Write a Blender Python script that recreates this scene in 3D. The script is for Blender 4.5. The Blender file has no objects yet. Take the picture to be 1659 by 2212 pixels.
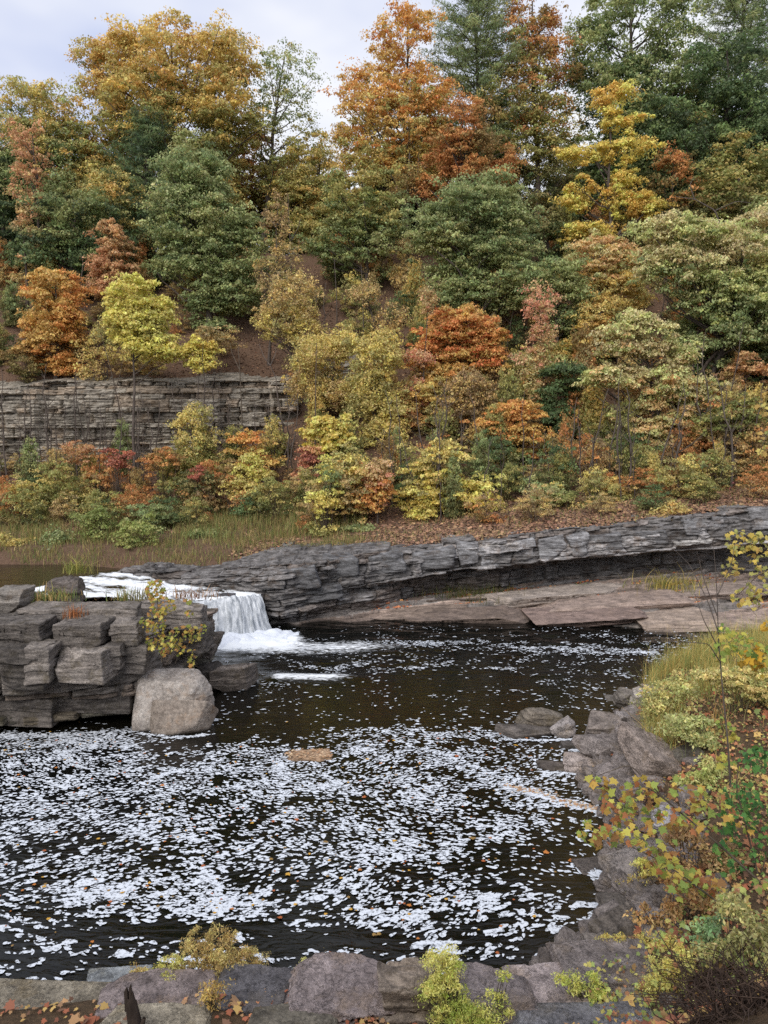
import bpy, math
import numpy as np

# ------------------------------------------------------------ camera, world, sun, exposure
SC = bpy.context.scene
CAMZ, PITCH, F = 8.0, math.radians(5.3), 1670.0        # photo measured on a 1659 x 2212 grid
cam = bpy.data.cameras.new('camera'); cam.sensor_fit = 'VERTICAL'; cam.sensor_height = 36.0
cam.lens = F / 2212 * 36; cam.clip_end = 2000; cam.clip_start = 0.1
camo = bpy.data.objects.new('camera', cam); SC.collection.objects.link(camo)
camo.location = (0, 0, CAMZ); camo.rotation_euler = (math.pi / 2 - PITCH, 0, 0)
SC.camera = camo
SUN_EL, SUN_AZ = math.radians(40), math.radians(205)
w = bpy.data.worlds.new('World'); SC.world = w; w.use_nodes = True
nt = w.node_tree; nt.nodes.clear()
wo = nt.nodes.new('ShaderNodeOutputWorld'); bg = nt.nodes.new('ShaderNodeBackground')
sky = nt.nodes.new('ShaderNodeTexSky'); sky.sky_type = 'NISHITA'; sky.sun_disc = False
sky.sun_elevation = SUN_EL; sky.sun_rotation = SUN_AZ
tc = nt.nodes.new('ShaderNodeTexCoord'); mp = nt.nodes.new('ShaderNodeMapping')
mp.inputs['Scale'].default_value = (1.0, 1.0, 2.2)
nz = nt.nodes.new('ShaderNodeTexNoise'); nz.inputs['Scale'].default_value = 2.3
nz.inputs['Detail'].default_value = 4; nz.inputs['Roughness'].default_value = 0.5
cr = nt.nodes.new('ShaderNodeValToRGB')
cr.color_ramp.elements[0].position = 0.38; cr.color_ramp.elements[0].color = (3.6, 3.95, 5.2, 1)
cr.color_ramp.elements[1].position = 0.62; cr.color_ramp.elements[1].color = (6.0, 6.0, 6.1, 1)
mx = nt.nodes.new('ShaderNodeMix'); mx.data_type = 'RGBA'; mx.inputs[0].default_value = 0.9
nt.links.new(tc.outputs['Generated'], mp.inputs['Vector']); nt.links.new(mp.outputs[0], nz.inputs['Vector'])
nt.links.new(nz.outputs['Fac'], cr.inputs[0])
nt.links.new(sky.outputs[0], mx.inputs[6]); nt.links.new(cr.outputs[0], mx.inputs[7])
nt.links.new(mx.outputs[2], bg.inputs['Color']); bg.inputs['Strength'].default_value = 0.1
nt.links.new(bg.outputs[0], wo.inputs[0])
sl = bpy.data.lights.new('sun', 'SUN'); sl.energy = 1.5; sl.angle = math.radians(50); sl.color = (1.0, 0.96, 0.9)
so = bpy.data.objects.new('sun', sl); SC.collection.objects.link(so)
so.rotation_euler = (math.pi / 2 - SUN_EL, 0, math.pi - SUN_AZ)
SC.view_settings.view_transform = 'Standard'; SC.view_settings.look = 'None'
SC.view_settings.exposure = 0.85; SC.view_settings.gamma = 1.0
cy = SC.cycles
cy.max_bounces = 6; cy.diffuse_bounces = 3; cy.glossy_bounces = 3; cy.transmission_bounces = 3
cy.transparent_max_bounces = 8; cy.use_denoising = False; cy.caustics_reflective = False; cy.caustics_refractive = False

# ------------------------------------------------------------ pixel rays and noise
def ray(u, v):
    a = (u - 829.5) / F; b = (1106 - v) / F
    return np.array([a, math.cos(PITCH) + b * math.sin(PITCH), -math.sin(PITCH) + b * math.cos(PITCH)])
def at_depth(u, v, Y):
    d = ray(u, v); return np.array([0, 0, CAMZ]) + d * (Y / d[1])
def at_height(u, v, z):
    d = ray(u, v); return np.array([0, 0, CAMZ]) + d * ((z - CAMZ) / d[2])
def to_px(P):
    P = np.asarray(P, float) - np.array([0, 0, CAMZ])
    f = P[..., 1] * math.cos(PITCH) - P[..., 2] * math.sin(PITCH)
    up = P[..., 1] * math.sin(PITCH) + P[..., 2] * math.cos(PITCH)
    f = np.where(np.abs(f) < 1e-3, 1e-3, f)
    return 829.5 + P[..., 0] / f * F, 1106 - up / f * F
def hsh(i, j=0, k=0, seed=0):
    n = (np.asarray(i).astype(np.int64) * 374761393 + np.asarray(j).astype(np.int64) * 668265263
         + np.asarray(k).astype(np.int64) * 2147483647 + seed * 1274126177) & 0xffffffff
    n = ((n ^ (n >> 13)) * 1274126177) & 0xffffffff
    n = ((n ^ (n >> 16)) * 2246822519) & 0xffffffff
    n = n ^ (n >> 15)
    return (n & 0xffffff) / float(0xffffff)
def noise(x, y, z=0.0, seed=0):
    x = np.asarray(x, float); y = np.asarray(y, float) + 0 * x; z = np.asarray(z, float) + 0 * x
    i, j, k = np.floor(x), np.floor(y), np.floor(z)
    f = x - i; g = y - j; h = z - k
    f = f * f * (3 - 2 * f); g = g * g * (3 - 2 * g); h = h * h * (3 - 2 * h)
    r = 0
    for a in (0, 1):
        for b in (0, 1):
            for c in (0, 1):
                r = r + hsh(i + a, j + b, k + c, seed) * (f if a else 1 - f) * (g if b else 1 - g) * (h if c else 1 - h)
    return r * 2 - 1
def fbm(x, y, z=0.0, oct=4, seed=0, gain=0.5):
    s = 0; a = 1.0; t = 0
    for o in range(oct):
        s = s + a * noise(x * 2 ** o, y * 2 ** o, np.asarray(z) * 2 ** o, seed + o * 17); t += a; a *= gain
    return s / t
def sm(a, b, x):
    t = np.clip((x - a) / (b - a), 0, 1); return t * t * (3 - 2 * t)
def lin(c):
    c = np.asarray(c, float) / 255.0
    return np.where(c <= 0.04045, c / 12.92, ((c + 0.055) / 1.055) ** 2.4)

# ------------------------------------------------------------ objects
def mk(name, V, Fc, mat, parent=None, col=None, smooth=False, origin=None, attrs=None):
    V = np.asarray(V, np.float32); Fc = np.asarray(Fc, np.int32)
    if origin is not None: V = V - np.asarray(origin, np.float32)
    me = bpy.data.meshes.new(name)
    m, k = Fc.shape
    me.vertices.add(len(V)); me.vertices.foreach_set('co', V.ravel())
    me.loops.add(m * k); me.loops.foreach_set('vertex_index', Fc.ravel())
    me.polygons.add(m); me.polygons.foreach_set('loop_start', np.arange(m, dtype=np.int32) * k)
    if smooth: me.polygons.foreach_set('use_smooth', np.ones(m, bool))
    me.update(calc_edges=True)
    if col is not None:
        c = np.ones((len(V), 4), np.float32); c[:, :3] = np.clip(col, 0, 1)
        me.attributes.new('col', 'FLOAT_COLOR', 'POINT').data.foreach_set('color', c.ravel())
    for n, a in (attrs or {}).items():
        me.attributes.new(n, 'FLOAT', 'POINT').data.foreach_set('value', np.asarray(a, np.float32).ravel())
    me.materials.append(mat)
    o = bpy.data.objects.new(name, me); SC.collection.objects.link(o)
    if parent is not None: o.parent = parent
    elif origin is not None: o.location = [float(q) for q in origin]
    return o
def tag(o, label=None, cat=None, group=None, kind=None):
    if label: o['label'] = label
    if cat: o['category'] = cat
    if group: o['group'] = group
    if kind or cat: o['kind'] = kind or 'thing'
    return o
def empty(name, loc, label, cat, group=None):
    o = bpy.data.objects.new(name, None); SC.collection.objects.link(o)
    o.location = [float(q) for q in loc]; o.empty_display_size = 0.3
    return tag(o, label, cat, group)
def grid_faces(nr, nc):
    i = np.arange(nr - 1)[:, None] * nc + np.arange(nc - 1)[None, :]
    i = i.ravel(); return np.stack([i, i + 1, i + nc + 1, i + nc], 1)
class Quads:
    def __init__(s): s.V = []; s.F = []; s.n = 0; s.C = []
    def add(s, V, Fc, c=None):
        V = np.asarray(V, float); s.V.append(V); s.F.append(np.asarray(Fc) + s.n); s.n += len(V)
        if c is not None: s.C.append(np.broadcast_to(np.asarray(c, float), (len(V), 3)))
    def tube(s, pts, rad, sides=6, c=None):
        pts = np.asarray(pts, float); n = len(pts); rad = np.broadcast_to(np.asarray(rad, float), (n,))
        T = np.gradient(pts, axis=0); T /= np.linalg.norm(T, axis=1)[:, None] + 1e-9
        ref = np.array([0, 0, 1.0]) if abs(T[0][2]) < .9 else np.array([1.0, 0, 0])
        A = np.cross(T, ref); A /= np.linalg.norm(A, axis=1)[:, None] + 1e-9; B = np.cross(T, A)
        th = np.linspace(0, 2 * np.pi, sides, endpoint=False)
        V = pts[:, None] + rad[:, None, None] * (A[:, None] * np.cos(th)[None, :, None] + B[:, None] * np.sin(th)[None, :, None])
        fs = []
        for i in range(n - 1):
            for j in range(sides):
                a = i * sides + j; b = i * sides + (j + 1) % sides
                fs.append((a, b, b + sides, a + sides))
        s.add(V.reshape(-1, 3), fs, c)
    def build(s, name, mat, parent=None, origin=None, smooth=False):
        return mk(name, np.concatenate(s.V), np.concatenate(s.F), mat, parent, np.concatenate(s.C) if s.C else None, smooth, origin)

# ------------------------------------------------------------ materials
def mat(name):
    m = bpy.data.materials.new(name); m.use_nodes = True; t = m.node_tree; t.nodes.clear()
    o = t.nodes.new('ShaderNodeOutputMaterial'); return m, t, o
def N(t, typ, **kw):
    n = t.nodes.new(typ)
    for k, v in kw.items(): setattr(n, k, v)
    return n
def foliage_mat(name, trans=0.3, rough=0.6):
    m, t, o = mat(name)
    a = N(t, 'ShaderNodeAttribute', attribute_name='col')
    d = N(t, 'ShaderNodeBsdfPrincipled'); d.inputs['Roughness'].default_value = rough; d.inputs['Specular IOR Level'].default_value = 0.25
    tr = N(t, 'ShaderNodeBsdfTranslucent'); mx = N(t, 'ShaderNodeMixShader'); mx.inputs[0].default_value = trans
    t.links.new(a.outputs['Color'], d.inputs['Base Color']); t.links.new(a.outputs['Color'], tr.inputs['Color'])
    t.links.new(d.outputs[0], mx.inputs[1]); t.links.new(tr.outputs[0], mx.inputs[2]); t.links.new(mx.outputs[0], o.inputs[0])
    return m
def rock_mat(name, c1, c2, c3, scale=(1.2, 1.2, 7.0), bump=0.5, fine=22.0, rough=0.85, usecol=True, crack=2.2):
    """layered stone: two tones along the bedding, a lichen / weathering tone in patches, all times the vertex tint"""
    m, t, o = mat(name)
    tc = N(t, 'ShaderNodeTexCoord'); mp = N(t, 'ShaderNodeMapping'); mp.inputs['Scale'].default_value = scale
    t.links.new(tc.outputs['Object'], mp.inputs[0])
    n1 = N(t, 'ShaderNodeTexNoise'); n1.inputs['Scale'].default_value = 1.6; n1.inputs['Detail'].default_value = 8; n1.inputs['Roughness'].default_value = .65
    t.links.new(mp.outputs[0], n1.inputs['Vector'])
    r1 = N(t, 'ShaderNodeValToRGB'); r1.color_ramp.elements[0].position = .36; r1.color_ramp.elements[1].position = .66
    r1.color_ramp.elements[0].color = (*lin(c1), 1); r1.color_ramp.elements[1].color = (*lin(c2), 1)
    t.links.new(n1.outputs['Fac'], r1.inputs[0])
    n2 = N(t, 'ShaderNodeTexNoise'); n2.inputs['Scale'].default_value = 1.7; n2.inputs['Detail'].default_value = 9; n2.inputs['Roughness'].default_value = .7
    t.links.new(tc.outputs['Object'], n2.inputs['Vector'])
    r2 = N(t, 'ShaderNodeValToRGB'); r2.color_ramp.elements[0].position = .52; r2.color_ramp.elements[1].position = .68
    t.links.new(n2.outputs['Fac'], r2.inputs[0])
    x = N(t, 'ShaderNodeMix', data_type='RGBA'); x.inputs[7].default_value = (*lin(c3), 1)
    t.links.new(r2.outputs[0], x.inputs[0]); t.links.new(r1.outputs[0], x.inputs[6])
    n3 = N(t, 'ShaderNodeTexNoise'); n3.inputs['Scale'].default_value = fine; n3.inputs['Detail'].default_value = 6; n3.inputs['Roughness'].default_value = .75
    t.links.new(tc.outputs['Object'], n3.inputs['Vector'])
    r3 = N(t, 'ShaderNodeMapRange'); r3.inputs[1].default_value = .3; r3.inputs[2].default_value = .7; r3.inputs[3].default_value = .48; r3.inputs[4].default_value = 1.42
    t.links.new(n3.outputs['Fac'], r3.inputs[0])
    y = N(t, 'ShaderNodeMix', data_type='RGBA', blend_type='MULTIPLY'); y.inputs[0].default_value = 1
    t.links.new(x.outputs[2], y.inputs[6]); t.links.new(r3.outputs[0], y.inputs[7])
    last = y.outputs[2]
    # thin wandering cracks
    wv = N(t, 'ShaderNodeVectorMath', operation='MULTIPLY_ADD'); wv.inputs[1].default_value = (1.3, 1.3, 1.3)
    t.links.new(n2.outputs['Color'], wv.inputs[0]); t.links.new(tc.outputs['Object'], wv.inputs[2])
    vo = N(t, 'ShaderNodeTexVoronoi', feature='DISTANCE_TO_EDGE'); vo.inputs['Scale'].default_value = crack
    t.links.new(wv.outputs[0], vo.inputs['Vector'])
    cm = N(t, 'ShaderNodeMapRange'); cm.inputs[1].default_value = 0; cm.inputs[2].default_value = .035; cm.inputs[3].default_value = .35; cm.inputs[4].default_value = 1
    t.links.new(vo.outputs['Distance'], cm.inputs[0])
    yc = N(t, 'ShaderNodeMix', data_type='RGBA', blend_type='MULTIPLY'); yc.inputs[0].default_value = .38
    t.links.new(last, yc.inputs[6]); t.links.new(cm.outputs[0], yc.inputs[7]); last = yc.outputs[2]
    if usecol:
        a = N(t, 'ShaderNodeAttribute', attribute_name='col')
        z = N(t, 'ShaderNodeMix', data_type='RGBA', blend_type='MULTIPLY'); z.inputs[0].default_value = 1
        k = N(t, 'ShaderNodeVectorMath', operation='SCALE'); k.inputs[3].default_value = 2.0
        t.links.new(a.outputs['Color'], k.inputs[0])
        t.links.new(last, z.inputs[6]); t.links.new(k.outputs[0], z.inputs[7]); last = z.outputs[2]
    p = N(t, 'ShaderNodeBsdfPrincipled'); p.inputs['Roughness'].default_value = rough; p.inputs['Specular IOR Level'].default_value = .3
    t.links.new(last, p.inputs['Base Color'])
    ad = N(t, 'ShaderNodeMath', operation='ADD'); t.links.new(n1.outputs['Fac'], ad.inputs[0]); t.links.new(n3.outputs['Fac'], ad.inputs[1])
    ac = N(t, 'ShaderNodeMath', operation='MULTIPLY_ADD'); ac.inputs[1].default_value = .3
    t.links.new(cm.outputs[0], ac.inputs[0]); t.links.new(ad.outputs[0], ac.inputs[2])
    b = N(t, 'ShaderNodeBump'); b.inputs['Strength'].default_value = bump; b.inputs['Distance'].default_value = .06
    t.links.new(ac.outputs[0], b.inputs['Height']); t.links.new(b.outputs[0], p.inputs['Normal'])
    t.links.new(p.outputs[0], o.inputs[0]); return m
def simple_mat(name, c, rough=.8, c2=None, scale=6.0, usecol=False, stretch=(1, 1, 1), bump=.3):
    m, t, o = mat(name)
    p = N(t, 'ShaderNodeBsdfPrincipled'); p.inputs['Roughness'].default_value = rough; p.inputs['Specular IOR Level'].default_value = .25
    tc = N(t, 'ShaderNodeTexCoord'); mp = N(t, 'ShaderNodeMapping'); mp.inputs['Scale'].default_value = stretch
    n = N(t, 'ShaderNodeTexNoise'); n.inputs['Scale'].default_value = scale; n.inputs['Detail'].default_value = 7; n.inputs['Roughness'].default_value = .7
    t.links.new(tc.outputs['Object'], mp.inputs[0]); t.links.new(mp.outputs[0], n.inputs['Vector'])
    r = N(t, 'ShaderNodeValToRGB'); r.color_ramp.elements[0].position = .35; r.color_ramp.elements[1].position = .65
    r.color_ramp.elements[0].color = (*lin(c), 1); r.color_ramp.elements[1].color = (*lin(c2 or c), 1)
    t.links.new(n.outputs['Fac'], r.inputs[0]); last = r.outputs[0]
    if usecol:
        a = N(t, 'ShaderNodeAttribute', attribute_name='col')
        z = N(t, 'ShaderNodeMix', data_type='RGBA', blend_type='MULTIPLY'); z.inputs[0].default_value = 1
        t.links.new(last, z.inputs[6]); t.links.new(a.outputs['Color'], z.inputs[7]); last = z.outputs[2]
    t.links.new(last, p.inputs['Base Color'])
    b = N(t, 'ShaderNodeBump'); b.inputs['Strength'].default_value = bump; b.inputs['Distance'].default_value = .05
    t.links.new(n.outputs['Fac'], b.inputs['Height']); t.links.new(b.outputs[0], p.inputs['Normal'])
    t.links.new(p.outputs[0], o.inputs[0]); return m
M_LEAF = foliage_mat('leaves', .35)
M_LITTER = foliage_mat('fallen_leaves', .05, .7)
M_BARK = simple_mat('bark', (62, 54, 50), .9, (104, 94, 86), 5, True, (2, 2, .4), .6)
M_LEDGE = rock_mat('ledge_stone', (66, 63, 62), (150, 147, 146), (96, 86, 78))
M_CLIFF = rock_mat('cliff_stone', (92, 86, 78), (186, 178, 164), (120, 106, 88), (.6, .6, 5))
M_OUT = rock_mat('outcrop_stone', (80, 75, 71), (158, 150, 142), (92, 84, 68), bump=.7)
M_SHELF = rock_mat('shelf_stone', (108, 98, 92), (176, 160, 148), (140, 126, 114), (.7, 1.6, 9), crack=1.0)
M_PURP = rock_mat('slab_stone', (122, 115, 111), (184, 175, 169), (146, 132, 114), (2, 2, 7), 1.0, 26, crack=2.8)
M_BOULD = rock_mat('boulder_stone', (150, 142, 136), (196, 190, 184), (150, 130, 112), (1.2, 1.2, 1.2), .6, 14, crack=1.3)
M_FOAM = simple_mat('foam', (204, 210, 220), .6, (226, 230, 236), 30, bump=.1)
def lacy_foam():
    m, t, o = mat('lacy_foam')
    tc = N(t, 'ShaderNodeTexCoord'); n = N(t, 'ShaderNodeTexNoise'); n.inputs['Scale'].default_value = 16; n.inputs['Detail'].default_value = 5; n.inputs['Roughness'].default_value = .7
    t.links.new(tc.outputs['Object'], n.inputs['Vector'])
    r = N(t, 'ShaderNodeMapRange', interpolation_type='SMOOTHSTEP'); r.inputs[1].default_value = .36; r.inputs[2].default_value = .52; r.inputs[3].default_value = .12; r.inputs[4].default_value = 1.0
    t.links.new(n.outputs['Fac'], r.inputs[0])
    d = N(t, 'ShaderNodeBsdfDiffuse'); d.inputs[0].default_value = (.70, .74, .80, 1); tr = N(t, 'ShaderNodeBsdfTransparent'); x = N(t, 'ShaderNodeMixShader')
    t.links.new(r.outputs[0], x.inputs[0]); t.links.new(tr.outputs[0], x.inputs[1]); t.links.new(d.outputs[0], x.inputs[2]); t.links.new(x.outputs[0], o.inputs[0]); return m
M_LACE = lacy_foam()
# ------------------------------------------------------------ the land: heights
LX = np.array([-40, -13, -9.2, -6.5, -5.0, -4.0, -1, 3, 9, 16, 24, 45.])
LY = np.array([38.2, 37.2, 35.0, 33.8, 32.9, 33.2, 34.8, 36.0, 36.4, 36.8, 37.0, 38.0])
LZ = np.array([1.9, 1.95, 2.05, 2.25, 2.42, 2.52, 2.82, 3.15, 3.85, 4.6, 5.4, 7.0])
def ledge_front(x): return np.interp(x, LX, LY)
def ledge_top(x): return np.interp(x, LX, LZ)
PY = np.array([-40, 37.5, 38.6, 40, 46, 50, 54, 56.8, 57.4, 66, 77, 92, 140, 260.])
PL = np.array([-1, 0.6, 1.9, 2.5, 3.2, 4.3, 6.0, 6.8, 12.2, 19.6, 26.5, 28, 30, 34.])
def hill(x, y):
    x = np.asarray(x, float); y = np.asarray(y, float)
    left = np.interp(y, PY, PL) + .03 * (x + 14) * sm(50, 58, y)
    zt = ledge_top(x); y0 = np.interp(x, [-9, -5, -2, 4, 10, 24], [40.5, 38.4, 37.6, 37.0, 37.2, 37.5])
    right = np.where(y < y0, zt - .05 - .5 * np.clip(y0 - y, 0, 4), 0) + np.where(y >= y0, zt - .05 + .14 * (np.minimum(y, 42.5) - y0) + .34 * (np.clip(y, 42.5, 50) - 42.5) + .80 * (np.clip(y, 50, 76) - 50) + .09 * np.clip(y - 76, 0, 200), 0)
    s = sm(-15, -3.5, x + 2.2 * noise(x * .2, y * .2, 0, 5))
    s2 = sm(-9, -4, x)
    z = left * (1 - s) + right * s
    low = left * (1 - s2) + right * s2
    z = np.where(y < 46, low, np.where(y > 50, z, low + (z - low) * (y - 46) / 4))
    return z + .45 * fbm(x * .25, y * .25, 0, 4, 3) * sm(40, 46, y)

xs = np.concatenate([np.linspace(-150, -42, 30), np.linspace(-40, 40, 260), np.linspace(42, 150, 30)])
ys = np.concatenate([np.linspace(37.6, 62, 150), np.linspace(62.4, 95, 70), np.linspace(98, 260, 30)])
X, Y = np.meshgrid(xs, ys)
Z = hill(X, Y)
def litter_ground(name, cols, sc):
    m, t, o = mat(name)
    tc = N(t, 'ShaderNodeTexCoord')
    v = N(t, 'ShaderNodeTexNoise'); v.inputs['Scale'].default_value = sc; v.inputs['Detail'].default_value = 9; v.inputs['Roughness'].default_value = .8
    t.links.new(tc.outputs['Object'], v.inputs['Vector'])
    r = N(t, 'ShaderNodeValToRGB'); els = r.color_ramp.elements
    for i, c in enumerate(cols):
        p = .3 + .4 * i / (len(cols) - 1)
        e = els[i] if i < 2 else els.new(p)
        e.position = p; e.color = (*lin(c), 1)
    t.links.new(v.outputs['Fac'], r.inputs[0])
    p = N(t, 'ShaderNodeBsdfPrincipled'); p.inputs['Roughness'].default_value = .95; p.inputs['Specular IOR Level'].default_value = .1
    t.links.new(r.outputs[0], p.inputs['Base Color'])
    b = N(t, 'ShaderNodeBump'); b.inputs['Strength'].default_value = .8; b.inputs['Distance'].default_value = .1
    t.links.new(v.outputs['Fac'], b.inputs['Height']); t.links.new(b.outputs[0], p.inputs['Normal'])
    t.links.new(p.outputs[0], o.inputs[0]); return m
M_HILL = litter_ground('hillside_soil', [(60, 49, 43), (112, 90, 74), (90, 72, 60), (138, 106, 80)], 6)
M_BANK = litter_ground('bank_soil', [(62, 54, 46), (112, 92, 72), (84, 72, 58), (134, 108, 82)], 9)
tag(mk('hillside', np.stack([X, Y, Z], -1).reshape(-1, 3), grid_faces(*X.shape), M_HILL, smooth=True), kind='structure')

# near bank: land this side of the pool
SH = [(-900, 2170), (-200, 2165), (120, 2150), (400, 2125), (900, 2112), (1120, 2110), (1190, 2080), (1265, 2035), (1300, 1990), (1318, 1950),
      (1300, 1912), (1330, 1880), (1322, 1830), (1332, 1790), (1312, 1762), (1300, 1735), (1262, 1700), (1258, 1665), (1268, 1620), (1290, 1585),
      (1325, 1555), (1340, 1520), (1350, 1495), (1400, 1470), (1440, 1440), (1560, 1408), (1760, 1392), (2400, 1380)]
SHW = np.array([at_height(u, v, 0)[:2] for u, v in SH])
POLY = np.vstack([SHW, [[60, 30], [60, -30], [-60, -30], [-60, SHW[0][1]]]])
def shore_dist(x, y):
    x = np.asarray(x, float); y = np.asarray(y, float)
    d = np.full(x.shape, 1e9)
    for a, b in zip(SHW[:-1], SHW[1:]):
        e = b - a; t = np.clip(((x - a[0]) * e[0] + (y - a[1]) * e[1]) / (e @ e), 0, 1)
        d = np.minimum(d, np.hypot(x - a[0] - t * e[0], y - a[1] - t * e[1]))
    ins = np.zeros(x.shape, bool)
    for (x1, y1), (x2, y2) in zip(POLY, np.roll(POLY, -1, 0)):
        c = (y1 > y) != (y2 > y)
        ins ^= c & (x < (x2 - x1) * (y - y1) / (y2 - y1 + 1e-12) + x1)
    return np.where(ins, d, -d)
def bank(x, y):
    d = shore_dist(x, y)
    z = .62 * np.minimum(d, 1.5) + .30 * np.clip(d - 1.5, 0, 3) * sm(2, 5, x) + .06 * np.clip(d - 1.5, 0, 4)
    z = np.where(d < 0, .45 * d, z)
    z = z + .74 * np.clip(8.5 - y, 0, 20) * sm(0, 1, d)
    return z + .10 * fbm(x * 1.3, y * 1.3, 0, 4, 9) * sm(0.1, 1, d)
xs = np.concatenate([np.linspace(-40, -9, 30), np.linspace(-8.8, 14, 230), np.linspace(14.3, 60, 50)])
ys = np.concatenate([np.linspace(-30, 7, 50), np.linspace(7.2, 30, 230), np.linspace(30.3, 34, 12)])
X, Y = np.meshgrid(xs, ys); Z = np.minimum(bank(X, Y), 6.2)
tag(mk('riverbank', np.stack([X, Y, Z], -1).reshape(-1, 3), grid_faces(*X.shape), M_BANK, smooth=True), kind='structure')

# ------------------------------------------------------------ layered rock faces
def layers(seed, lo, hi, tmin, tmax):
    r = np.random.default_rng(seed); e = [lo]
    while e[-1] < hi: e.append(e[-1] + r.uniform(tmin, tmax) * (1 if r.random() < .7 else .45))
    return np.array(e)
def blocks(s, b, seed, edges, wmin, wmax):
    """(block random 0-1, layer random 0-1, nearness to a joint, nearness to a bedding plane) at face coordinates s, b"""
    k = np.clip(np.searchsorted(edges, b) - 1, 0, len(edges) - 2)
    wk = wmin + (wmax - wmin) * hsh(k, 3, 1, seed)
    q = (s + 11.3 * hsh(k, 7, 2, seed)) / wk
    i = np.floor(q); f = q - i
    cut = .15 + .7 * hsh(i, k, 6, seed)                       # each block may split once more
    half = (f > cut) & (hsh(i, k, 8, seed) > .5)
    rb = hsh(i, k, 4 + half, seed)
    jd = np.minimum(np.minimum(f, 1 - f), np.where(hsh(i, k, 8, seed) > .5, np.abs(f - cut), 1)) * wk
    bd = np.minimum(b - edges[k], edges[k + 1] - b)
    return rb, hsh(k, 5, 5, seed), jd, bd
def face_mesh(path, spine, ztop, zbot, nrm_off, ns, nf, nt, dip, seed, edges, bw, amp, topz=None, tint=None, batter=0.0, rough=.05, tn=(.22, .7)):
    """a rock face that follows PATH (x, y), its top running back to SPINE; NRM_OFF(s, h, x) pushes it out; returns V, F, col"""
    path = np.asarray(path, float); spine = np.asarray(spine, float)
    seg = np.hypot(*np.diff(path, axis=0).T); S = np.concatenate([[0], np.cumsum(seg)])
    s = np.linspace(0, S[-1], ns)
    px = np.interp(s, S, path[:, 0]); py = np.interp(s, S, path[:, 1])
    k = max(3, int(ns * .012)) ; ker = np.ones(2 * k + 1) / (2 * k + 1)
    px = np.convolve(np.pad(px, k, 'edge'), ker, 'valid'); py = np.convolve(np.pad(py, k, 'edge'), ker, 'valid')
    tx, ty = np.gradient(px), np.gradient(py); L = np.hypot(tx, ty) + 1e-9
    nx, ny = ty / L, -tx / L
    qx = np.interp(s, S, spine[:, 0]); qy = np.interp(s, S, spine[:, 1])
    zt = ztop(px, py, s); zb = zbot(px, py, s)
    h = np.linspace(0, 1, nf)[:, None]
    z = zb + (zt - zb) * h
    b = z - dip * px[None, :]
    bj = b + .05 * fbm(s[None, :] * .6, b * .2, 0, 3, seed + 3)
    rb, rl, jd, bd = blocks(s[None, :] + .12 * noise(b * 3, s[None, :] * .4, 0, seed), bj, seed, edges, *bw)
    off = nrm_off(s[None, :], h, px[None, :]) + amp * (.75 * rb + .7 * rl - .5) + batter * (1 - h)
    off -= .16 * np.exp(-(jd / .035) ** 2) * (amp / .3) + .10 * np.exp(-(bd / .02) ** 2) * (amp / .3)
    off += rough * fbm(s[None, :] * 2.2, z * 6, 0, 5, seed + 9, .6) + .5 * rough * fbm(s[None, :] * 1.5, z * 22, 0, 2, seed + 12)
    fx = px + nx * off; fy = py + ny * off
    t = (np.linspace(0, 1, nt + 1)[1:, None]) ** 1.4
    w_ = sm(0, .12, t); tx_ = (fx[-1] * (1 - w_) + (px - .35 * nx) * w_) * (1 - t) + qx * t; ty_ = (fy[-1] * (1 - w_) + (py - .35 * ny) * w_) * (1 - t) + qy * t
    tz = zt[None, :] * (1 - t) + (topz(qx, qy) if topz else zt)[None, :] * t
    un = tn[0] * fbm(tx_ * tn[1], ty_ * tn[1] * 1.6, 0, 5, seed + 21, .55); bb = tz - dip * tx_ + un
    st = .12; lv = np.floor(bb / st); fr = bb / st - lv; tz = tz + .9 * (lv * st + st * sm(.80, .96, fr) - .05 * np.exp(-((fr - .76) / .06) ** 2) - bb + .35 * un) * sm(0, .05, t)
    tz += .03 * fbm(tx_ * 4, ty_ * 4, 0, 3, seed + 30)
    V = np.concatenate([np.stack([fx, fy, z], -1), np.stack([tx_, ty_, tz], -1)]).reshape(-1, 3)
    c = .36 + .22 * rb + .10 * (rl - .5)
    col = np.repeat(c[..., None], 3, -1) * np.array([1, .985, .97])
    warm = (hsh(np.floor(rb * 997), 3, 3, seed) > .72)[..., None]
    col = np.where(warm, col * np.array([1.06, .97, .90]), col)
    if tint is not None: col = tint(col, s[None, :], h, px[None, :], rb)
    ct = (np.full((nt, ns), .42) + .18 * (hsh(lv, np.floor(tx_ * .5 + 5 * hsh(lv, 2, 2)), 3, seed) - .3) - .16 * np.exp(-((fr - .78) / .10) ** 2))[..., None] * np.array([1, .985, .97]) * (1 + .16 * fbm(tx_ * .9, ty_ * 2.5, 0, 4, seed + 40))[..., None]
    return V, grid_faces(nf + nt, ns), np.concatenate([col, ct]).reshape(-1, 3), (fx, fy, z)

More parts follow.
